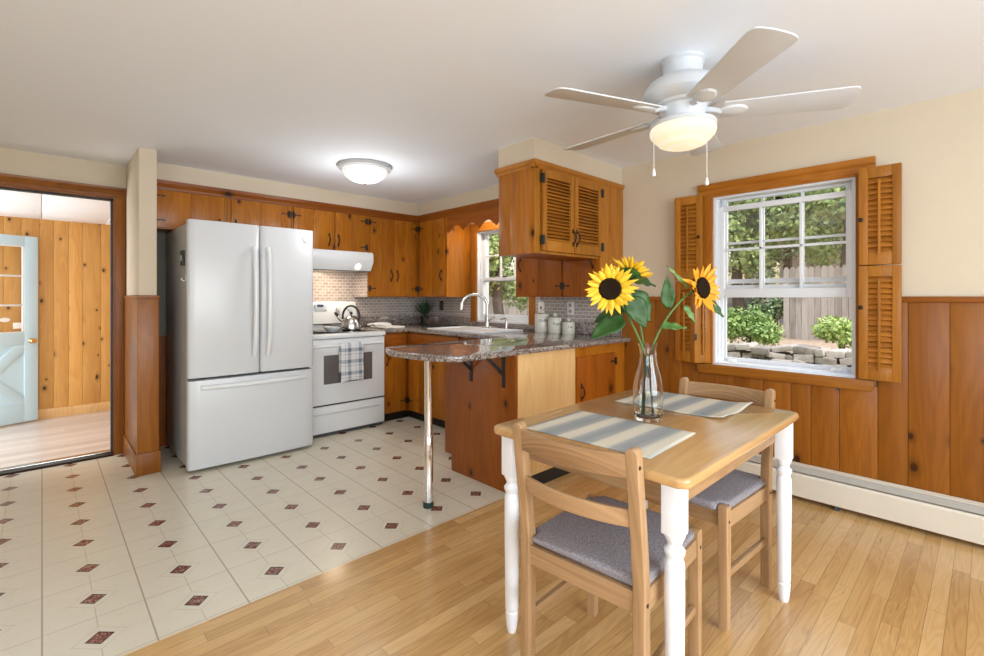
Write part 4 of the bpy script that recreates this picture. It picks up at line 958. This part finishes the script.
# ================================================================== CEILING LIGHT
lx, ly = 1.868, 3.435
cl = thing('ceiling_light', 'round flush ceiling light with frosted dome over the kitchen floor', 'light', (lx, ly, 2.15))
m = MB(); m.lathe([(.0, ZC-.0005), (.205, ZC-.0005), (.213, ZC-.012), (.205, ZC-.028), (.188, ZC-.034), (.175, ZC-.033)], (lx, ly, 0), 48); m.build('rim', plain('satin_nickel_rim', (.50, .50, .50), .4), cl)
m = MB(); m.lathe([(.178, ZC-.034), (.176, ZC-.05), (.155, ZC-.085), (.11, ZC-.117), (.05, ZC-.135), (0, ZC-.138)], (lx, ly, 0), 48); m.build('dome', 'lamp', cl)
m = MB(); m.lathe([(.012, ZC-.137), (.012, ZC-.143), (.007, ZC-.152), (0, ZC-.153)], (lx, ly, 0), 14); m.build('finial', 'steel', cl)
light('ceiling_bulb', 'POINT', (lx, ly, ZC-.42), 9, (.97, .98, 1), .12)

# ================================================================== CEILING FAN
fcx, fcy = 2.057, .937
fn = thing('ceiling_fan', 'white five-blade ceiling fan with lit alabaster bowl over the table', 'ceiling fan', (fcx, fcy, 1.88))
c = (fcx, fcy, 0)
m = MB(); m.lathe([(0, ZC-.0005), (.092, ZC-.0005), (.094, ZC-.014), (.085, ZC-.02), (.083, ZC-.055), (.088, ZC-.075), (.10, ZC-.085), (.145, ZC-.105), (.168, ZC-.135), (.172, ZC-.165), (.155, ZC-.185), (.12, ZC-.195), (.115, ZC-.205)], c, 48); m.build('motor_housing', 'fan_white', fn)
m = MB(); m.lathe([(.115, 2.083), (.10, 2.076), (.095, 2.05), (.09, 2.035), (.088, 2.02), (.12, 2.012), (.139, 2.004), (.141, 1.992), (.134, 1.986)], c, 48); m.build('switch_housing', 'fan_white', fn)
m = MB(); m.lathe([(.134, 1.988), (.139, 1.975), (.136, 1.957), (.124, 1.945), (.121, 1.938), (.106, 1.925), (.10, 1.917), (.07, 1.905), (.03, 1.898), (0, 1.896)], c, 48); m.build('light_bowl', 'bowl', fn)
for k in range(5):
    a = math.radians(13.5+72*k-.5)
    R = Matrix.Translation((fcx, fcy, 2.052)) @ Matrix.Rotation(a, 4, 'Z') @ Matrix.Rotation(math.radians(-11), 4, 'X')
    b = MB(); out = []
    for i in range(9): t = i/8; out.append((.16+.45*t, -(.060+.018*t)))
    for i in range(1, 12):
        t = -PI/2+PI*i/12; out.append((.615+.045*max(0, math.cos(t))**.55, .078*(1 if t > 0 else -1)*abs(math.sin(t))**.8))
    for i in range(9): t = 1-i/8; out.append((.16+.45*t, .060+.018*t))
    b.prism(out, 'z', -.003, .003, bev=.0012, rnd=.5); b.apply(R); bl = b.build('blade', 'fan_white', fn)
    i_ = MB(); i_.tube([(.09, 0, .012), (.13, 0, .004), (.16, 0, -.006)], [.014, .012, .014], 10)
    i_.lathe([(.0, -.017), (.022, -.016), (.036, -.011), (.040, -.0035), (.036, -.003)], (0, 0, 0), 28, mat=Matrix.Translation((.205, 0, 0)) @ Matrix.Scale(1.45, 4, (1, 0, 0)))
    i_.apply(R); i_.build('blade_iron', 'fan_white', bl)
for (dx_, zb) in ((-.127, 1.775), (.108, 1.735)):
    px, py = fcx+.724*dx_, fcy-.69*dx_
    m = MB(); m.tube([(px, py, 2.0), (px, py, zb+.03)], .0016, 6); ch = m.build('pull_chain', 'outlet', fn)
    m = MB(); m.lathe([(.002, zb+.036), (.005, zb+.03), (.009, zb+.008), (.006, zb), (0, zb-.001)], (px, py, 0), 14); m.build('chain_pull', 'white', ch)

# ================================================================== TABLE
TX0, TX1, TY0, TY1, TZ = 1.19, 2.245, .53, 1.262, .77
tb = thing('dining_table', 'square oak dining table with white turned legs by the window', 'table', ((TX0+TX1)/2, (TY0+TY1)/2, 0))
def rrect(x0, x1, y0, y1, r, n=6):
    o = []
    for cx_, cy_, a in ((x1-r, y1-r, 0), (x0+r, y1-r, PI/2), (x0+r, y0+r, PI), (x1-r, y0+r, 1.5*PI)):
        for i in range(n+1): t = a+PI/2*i/n; o.append((cx_+r*math.cos(t), cy_+r*math.sin(t)))
    return o
m = MB(); nb = 9; rr = rrect(TX0, TX1, TY0, TY1, .035)
m.prism(rr, 'z', TZ-.03, TZ, rnd=.5, bev=.010)
top = m.build('tabletop', 'table', tb, smooth=40)
ins = .085; az0, az1 = TZ-.115, TZ-.031
for x in (TX0+ins, TX1-ins-.02): B(x, x+.02, TY0+.10, TY1-.10, az0, az1, bev=.002).build('apron', 'oak_y', tb)
for y in (TY0+ins-.02, TY1-ins): B(TX0+.10, TX1-.10, y, y+.02, az0, az1, bev=.002).build('apron', 'oak_x', tb)
lp = [(.0165, 0), (.021, .012), (.0255, .05), (.0265, .075), (.022, .08), (.0265, .086), (.027, .09), (.029, .25), (.0305, .40), (.030, .50), (.024, .515), (.031, .528), (.032, .537), (.024, .546), (.021, .553), (.026, .565), (.031, .575), (.0325, .582)]
for x, y in ((1.279, .605), (2.195, .578), (1.264, 1.222), (2.185, 1.20)):
    m = MB(); m.lathe([(q*.9, h) for q, h in lp], (x, y, 0), 28); m.box(x-.028, x+.028, y-.028, y+.028, .58, TZ-.0305, bev=.006); m.build('leg', 'white_leg', tb)
# placemats
def placemat(label, x0, x1, y0, y1, rz, curl=0.):
    m = MB(); cx_, cy_ = (x0+x1)/2, (y0+y1)/2; w, h = x1-x0, y1-y0; R = Matrix.Rotation(rz, 3, 'Z')
    def f(u, v):
        p = R @ Vector(((u-.5)*w, (v-.5)*h, 0)); c_ = curl*.012*(max(0, .25-v)*4)**2*(.5+.5*math.sin(u*7+1.2))
        return (cx_+p.x, cy_+p.y, TZ+.0022+c_)
    m.grid(f, 24, 30); tag(m.build('placemat', 'mat', solid=.003, at=(cx_, cy_, TZ)), label, 'placemat', 'striped placemats')
placemat('grey and cream striped placemat in front of the left chair', 1.262, 1.617, .685, 1.152, math.radians(3))
placemat('grey and cream striped placemat behind the vase at the far chair', 1.872, 2.222, .70, 1.165, math.radians(1.5), 1.)

# ================================================================== CHAIRS
def make_chair(label):
    t = thing('dining_chair', label, 'chair', (0, 0, 0), group='oak dining chairs', local=True)
    hw = .195; CH = .84
    def rail_post(s):
        m = MB(); pw = .0175
        prof = [(-.225, 0), (-.187, 0), (-.183, .30), (-.183, .46), (-.20, .60), (-.232, CH-.0175), (-.266, CH-.0175), (-.237, .60), (-.222, .46), (-.222, .30)]
        m.prism(prof, 'y', s*hw-pw, s*hw+pw, bev=.003, rnd=.4)
        m.prism([(s*hw+pw*math.cos(PI*i/10), CH-.019+.019*math.sin(PI*i/10)) for i in range(11)], 'x', -.2665, -.2315, bev=.003, rnd=.4); return m
    for s in (-1, 1): rail_post(s).build('rear_leg', 'oak', t, smooth=40)
    for s in (-1, 1):
        m = MB(); x = .205; pw = .018
        m.prism([(x-pw*.8, 0), (x+pw*.8, 0), (x+pw, .40), (x+pw, .452), (x+pw-.008, .463), (x-pw+.008, .463), (x-pw, .452), (x-pw, .40)], 'y', s*hw-pw, s*hw+pw, bev=.003); m.build('front_leg', 'oak', t, smooth=40)
    for x in (.187, -.215): B(x, x+.02, -hw+.015, hw-.015, .375, .435, bev=.002).build('seat_rail', 'oak_y', t)
    for s in (-1, 1): B(-.19, .19, s*hw-.011, s*hw+.011, .375, .435, bev=.002).build('seat_rail', 'oak_x', t)
    for s in (-1, 1): B(-.195, .195, s*hw-.009, s*hw+.009, .185, .212, bev=.004).build('stretcher', 'oak_x', t)
    # back slats, bowed backwards
    for z0, z1, xo in ((.755, .822, -.243), (.615, .665, -.218)):
        m = MB()
        def rows(y): return xo-.04*(1-(y/hw)**2)
        n = 14; b = m.bm; prev = None; F = []
        for i in range(n+1):
            y = -hw+.004+(2*hw-.008)*i/n; x = rows(y); lean = .022*(z1-z0)/.2
            dz = 0
            q = [b.verts.new(p) for p in ((x-.008, y, z0), (x+.008, y, z0), (x+.008-lean, y, z1+dz), (x-.008-lean, y, z1+dz))]
            if prev: F += [b.faces.new((prev[j], prev[(j+1) % 4], q[(j+1) % 4], q[j])) for j in range(4)]
            else: F.append(b.faces.new(q))
            prev = q
        F.append(b.faces.new(prev)); m._tag(F, None); bmesh.ops.recalc_face_normals(b, faces=F)
        m.build('back_slat', 'oak_y', t, bevel=.003)
    # cushion
    m = MB(); n = 10
    pts = [(-.19, -.172), (.185, -.172), (.205, -.15), (.212, 0), (.205, .15), (.185, .172), (-.19, .172)]
    o = [(-.205, -.174), (-.172, -.176), (-.165, -.203), (.175, -.203), (.184, -.176), (.222, -.172), (.232, -.15), (.232, .15), (.222, .172), (.184, .176), (.175, .203), (-.165, .203), (-.172, .176), (-.205, .174)]
    m.prism(o, 'z', .4355, .468, rnd=.5, bev=.012); m.build('seat', 'seat', t, smooth=60)
    for s in (-1, 1):
        for x, z in ((-.25, CH-.05), (-.203, .405), (.205, .405)): MB().lathe([(.0055, s*(hw+.0165)), (.0055, s*(hw+.0195)), (0, s*(hw+.0195))], (x, 0, z), 10, 'y').build('bolt', 'bronze', t)
    return t
c1 = make_chair('oak chair with grey tweed seat, nearest the camera at the left table end')
c1.location = (1.372, .862, 0); c1.rotation_euler.z = math.radians(4)
c2 = copy_tree(c1); c2['label'] = 'oak chair with grey tweed seat, tucked in at the window end of the table'
c2.location = (2.062, .866, 0); c2.rotation_euler.z = math.radians(177)

# ================================================================== VASE AND SUNFLOWERS
vx, vy, vz = 1.69, .905, TZ+.001
vs = thing('glass_vase', 'clear glass carafe vase holding sunflowers on the table', 'vase', (vx, vy, vz))
outp = [(.050, 0), (.053, .006), (.054, .03), (.056, .08), (.054, .13), (.046, .17), (.036, .205), (.031, .235), (.030, .255), (.034, .278), (.039, .29)]
inn = [(r-.0025, h) for r, h in outp[::-1]]; inn[-1] = (.047, .012); inn[-2] = (.0505, .018)
m = MB(); m.lathe([(0, 0)]+outp+inn[:-1]+[(.044, .013), (0, .012)], (vx, vy, vz), 40); m.build('vessel', 'glass', vs, smooth=50)
def bez(P, n=14):
    P = [Vector(p) for p in P]; out = []
    for i in range(n+1):
        t = i/n; Q = P[:]
        while len(Q) > 1: Q = [a*(1-t)+b*t for a, b in zip(Q, Q[1:])]
        out.append(Q[0])
    return out
Fw = Vector((math.sin(math.atan2(450, 473)), math.cos(math.atan2(450, 473)), 0)); Rt = Vector((Fw.y, -Fw.x, 0))
def pt(u, v, d): return Vector((0, 0, H))+(Fw+Rt*((u-492)/473)+Vector((0, 0, 1))*(-(v-297)/473))*d
def leaf(root, base, tip, width, nrm, mat='leaf', droop=.02, fold=.25):
    base, tip = Vector(base), Vector(tip); ax = tip-base; L = ax.length; ax.normalize(); nrm = Vector(nrm); side = ax.cross(nrm).normalized(); nn = side.cross(ax)
    m = MB()
    def f(u, v):
        w = width*(math.sin(PI*min(1, u**.72))**.9)*(1-.25*u)+.0008; s = (v-.5)*2
        return base+ax*(u*L)+side*(s*w)+nn*(fold*abs(s)*w - droop*u*u + .004*math.sin(u*16+s*2)*abs(s))
    m.grid(f, 14, 6); return m.build('leaf', mat, root, solid=.0012, smooth=60)
def sunflower(label, head, nrm, rad, stem, leaves, mat='petal', disc=.46):
    head = Vector(head); nrm = Vector(nrm).normalized()
    t = thing('sunflower', label, 'flower', stem[0], group='sunflowers in the glass vase')
    m = MB(); pts = bez(list(stem)+[head-nrm*.02]); m.tube(pts, .0042, 8); m.build('stem', 'stem', t)
    Q = nrm.to_track_quat('Z', 'Y').to_matrix().to_4x4(); X = Matrix.Translation(head) @ Q
    m = MB(); m.lathe([(rad*disc, -.004), (rad*disc, .004), (rad*disc*.85, .011), (rad*disc*.4, .009), (0, .006)], (0, 0, 0), 28); m.apply(X); hd_ = m.build('flower_head', 'disc', t)
    m = MB(); m.lathe([(0, -.022), (rad*.3, -.018), (rad*.55, -.006), (rad*.5, -.003)], (0, 0, 0), 20); m.apply(X); m.build('sepal', 'leaf', hd_)
    m = MB(); n = 16
    for layer in range(2):
        for k in range(n):
            a = 2*PI*(k+.5*layer)/n+random.uniform(-.08, .08); L = rad*random.uniform(.50, .80)*(1 if layer == 0 else .9); w = rad*random.uniform(.085, .125)
            up = random.uniform(-.1, .55)+layer*.12; r0 = rad*disc*.92; tw = random.uniform(-.3, .3); cv = random.uniform(-.25, .35)
            def f(u, v):
                ww = w*math.sin(PI*(.14+.86*u)**.8)*1.08 if u < 1 else 0; s = (v-.5)*2
                rr_ = r0+L*u*math.cos(up*u); z = L*u*math.sin(up)+cv*L*u*u*.5+.003*layer+tw*s*ww*.6+.2*abs(s)*ww
                return (rr_*math.cos(a)-s*ww*math.sin(a), rr_*math.sin(a)+s*ww*math.cos(a), z)
            m.grid(f, 7, 2)
    m.apply(X); m.build('petals', mat, hd_, solid=.0008, smooth=60)
    for l in leaves: leaf(t, *l)
    return t
tocam = -Fw
h1 = pt(610, 289, 1.70); h2 = pt(630, 274, 1.84); h3 = pt(702, 288, 1.80)
bs = Vector((vx, vy, vz+.016)); nk = Vector((vx, vy, vz+.262))
def tip_(u, v, d=1.8): return pt(u, v, d)
sunflower('sunflower with wide dark centre facing the camera, leftmost in the vase', h1, tocam-Rt*.25+Vector((0, 0, .05)), .088,
          [bs+Rt*.022+Fw*.01, nk+Rt*.012, pt(640, 340, 1.78), pt(628, 318, 1.76), pt(622, 300, 1.74)],
          [(pt(624, 318, 1.76), pt(590, 337, 1.70), .044, (-.4, -.5, .7), 'leaf', .015), (pt(630, 305, 1.78), pt(592, 322, 1.76), .036, (-.3, -.5, .9), 'leaf', .01),
           (pt(629, 296, 1.76), pt(646, 328, 1.74), .046, tuple(tocam+Vector((0, 0, .3))), 'leaf', .0)])
sunflower('sunflower half hidden behind the leftmost bloom, its petals pointing up', h2, Vector((0, 0, .7))+Rt*.35+Fw*.45, .080,
          [bs-Rt*.012+Fw*.015, nk+Fw*.006, pt(643, 335, 1.84), pt(638, 310, 1.86), pt(632, 292, 1.87)],
          [(pt(632, 280, 1.80), pt(657, 284, 1.80), .03, (-.5, -.4, .8), 'leaf', .012), (pt(634, 290, 1.82), pt(650, 322, 1.80), .044, tuple(tocam+Rt*.4), 'leaf', .0)])
sunflower('sunflower with orange-yellow petals turned toward the window, rightmost in the vase', h3, tocam*.75+Rt*.45+Vector((0, 0, .1)), .092,
          [bs-Rt*.026-Fw*.01, nk-Rt*.014, pt(655, 335, 1.80), pt(668, 310, 1.80), pt(684, 295, 1.81)],
          [(pt(668, 309, 1.80), pt(667, 276, 1.80), .027, tuple(tocam+Rt*-.3), 'leaf', .004), (pt(660, 326, 1.80), pt(687, 327, 1.78), .022, (-.4, -.6, .8), 'leaf_light', .006),
           (pt(684, 305, 1.80), pt(696, 323, 1.79), .013, tuple(tocam+Vector((0, 0, .4))), 'leaf_light', .004), (pt(708, 300, 1.82), pt(724, 317, 1.82), .017, tuple(tocam+Rt*.2), 'leaf', .004),
           (pt(688, 288, 1.80), pt(667, 265, 1.80), .008, tuple(tocam+Vector((0, 0, .5))), 'leaf_light', .004)], 'petal_orange')
# ================================================================== GARDEN
gd = MB(); 
def gfn(u, v):
    x = 5.75+u*30; y = -8+44*v; return (x, y, .62-.16*min(1, u*6.8)+.03*math.sin(x*3+y*2)*u)
gd.grid(gfn, 40, 60); struct(gd.build('ground_garden', 'ground'))
struct(B(XR+T+.02, 5.9, -8, 36, -.35, -.25).build('ground_side_yard', leafmat('lawn', (.25, .32, .1), (.1, .16, .04), .9, 12)))
rw = MB()
for row in range(13):
    y = -2.5
    while y < 9:
        L = random.uniform(.07, .21); h = random.uniform(.055, .09); z = -.2+row*.068
        rw.box(-L/2, L/2, -.16, .16, -h/2, h/2, bev=.016, mat=Matrix.Translation((5.66+random.uniform(-.05, .05)+.015*row, y+L/2, z+.05+random.uniform(-.018, .018))) @ Matrix.Rotation(PI/2+random.uniform(-.1, .1), 4, 'Z') @ Matrix.Rotation(random.uniform(-.22, .22), 4, 'Y'))
        y += L+.008
tag(rw.build('retaining_wall', 'stone', at=(5.68, 2, -.2), smooth=50), 'low dry-stone wall at the edge of the garden outside the window', 'stone wall')
def fence(label, x, y0, y1, z0, z1, w=.10, pointed=True, rails=()):
    t = thing('garden_fence', label, 'fence', (x, (y0+y1)/2, z0), group='weathered plank fences')
    m = MB(); y = y0
    while y < y1:
        if pointed: m.prism([(y, z0), (y+w-.008, z0), (y+w-.008, z1-.05), (y+w*.6, z1+random.uniform(-.01, .02)), (y+w*.35, z1), (y, z1-.05)], 'x', x, x+.018)
        else: m.box(x, x+.018, y, y+w-.006, z0, z1+random.uniform(-.02, .02))
        y += w
    m.build('planks', 'fence', t, smooth=0)
    m = MB()
    for z in rails: m.box(x-.035, x, y0, y1, z-.035, z+.035)
    if not rails: m.box(x+.02, x+.06, y0, y1, z0+.3, z0+.38)
    m.build('rail', 'fence', t)
    m = MB(); y = y0
    while y <= y1: m.box(x+.02, x+.11, y, y+.09, z0, z1-.06); y += 2.2
    m.build('post', 'fence', t)
fence('pale plank fence with pointed tops behind the light green bush', 10.2, -3, 2.62, .46, 1.80)
fence('lower grey plank fence beyond the dark green bush', 11.5, 3.15, 14, .3, 1.24, pointed=False, rails=(1.06,))
def leaves(mb, c, rad, n, size, flatz=1., shell=.55):
    c = Vector(c)
    for k in range(n):
        d = Vector((random.gauss(0, 1), random.gauss(0, 1), random.gauss(0, 1))).normalized(); r = rad*random.uniform(shell, 1.05)
        p = c+Vector((d.x*r, d.y*r, d.z*r*flatz)); a = Vector((random.gauss(0, 1), random.gauss(0, 1), random.gauss(0, 1))).normalized(); b_ = a.cross(d+a*.01).normalized() if abs(a.dot(d)) < .99 else Vector((1, 0, 0))
        s = size*random.uniform(.6, 1.3); mb.quad([p-a*s*.5, p+b_*s*.3, p+a*s*.5, p-b_*s*.3])
def bush(label, c, rad, n, size, mat, flatz=.8):
    t = thing('garden_bush', label, 'bush', (c[0], c[1], c[2]-rad*flatz*.8))
    m = MB()
    for k in range(9):
        d = Vector((random.uniform(-.5, .5), random.uniform(-.7, .7), random.uniform(-.3, .35)))*rad; leaves(m, Vector(c)+d, rad*random.uniform(.45, .62), n//9, size, flatz, .3)
    m.build('foliage', mat, t, smooth=0)
    m = MB(); m.tube([(c[0], c[1], c[2]-rad*flatz*1.0), (c[0], c[1], c[2])], .03, 8); m.build('trunk', 'bark', t)
bush('round dark green bush on the stone wall, left in the dining window', pt(749, 328, 5.9), .37, 3200, .05, 'bush', .75)
bush('yellow-green leafy bush on the stone wall, right in the dining window', pt(842, 334, 5.3), .30, 2200, .06, 'bush_light', .8)
def tree(label, c, rad, n, size, mat, ground=.3, clumps=12, fz_=1.):
    t = thing('garden_tree', label, 'tree', (c[0], c[1], ground))
    m = MB()
    for k in range(clumps):
        d = Vector((random.gauss(0, .42), random.gauss(0, .5), random.gauss(0, .42)*fz_))*rad; leaves(m, Vector(c)+d, rad*random.uniform(.3, .5), n//clumps, size, 1., .35)
    m.build('crown', mat, t, smooth=0)
    m = MB(); m.tube([(c[0]+.1, c[1], ground-.2), (c[0]-.05, c[1]+.05, (c[2]+ground)/2), (c[0], c[1], c[2])], [.15, .12, .06], 8); m.build('trunk', 'bark', t)
tree('bright green tree behind the fence, left pane of the dining window', pt(740, 218, 10.5), 1.2, 7000, .13, 'tree')
tree('broad green tree above the fence, middle of the dining window', pt(790, 205, 13.5), 1.7, 7000, .15, 'tree_dark')
tree('tall leafy tree above the fence, right pane of the dining window', pt(850, 205, 9.6), 1.25, 6000, .13, 'tree')
tree('low green tree between the tall trunks, left behind the plank fence', pt(750, 258, 13), 1.15, 5000, .13, 'tree_dark')
tree('dark narrow tree in the gap between the two fences', pt(775, 312, 9.3), .50, 2600, .08, 'tree_dark', clumps=10, fz_=1.6)
tree('leafy green tree overhanging the fence outside the sink window', pt(500, 262, 11.5), 1.3, 7000, .13, 'tree')
tree('tall tree behind the garden, upper part of the sink window', pt(495, 235, 18), 2.6, 7000, .17, 'tree_dark')
tree('distant tree beyond the neighbouring house', pt(650, 210, 26), 3.2, 6000, .3, 'tree')
# neighbouring house
nh = thing('neighbour_house', 'pinkish house with a pale gable beyond the plank fence', 'house', (17, 2.6, .3))
m = MB(); m.box(17, 21, .6, 4.6, .3, 2.6); m.build('walls', 'roof_pink', nh)
m = MB(); m.prism([(.4, 2.55), (2.6, 3.7), (4.8, 2.55)], 'x', 16.8, 21.2); m.build('roof', plain('pale_shingle', (.62, .52, .48), .9, var=.1), nh, smooth=0)
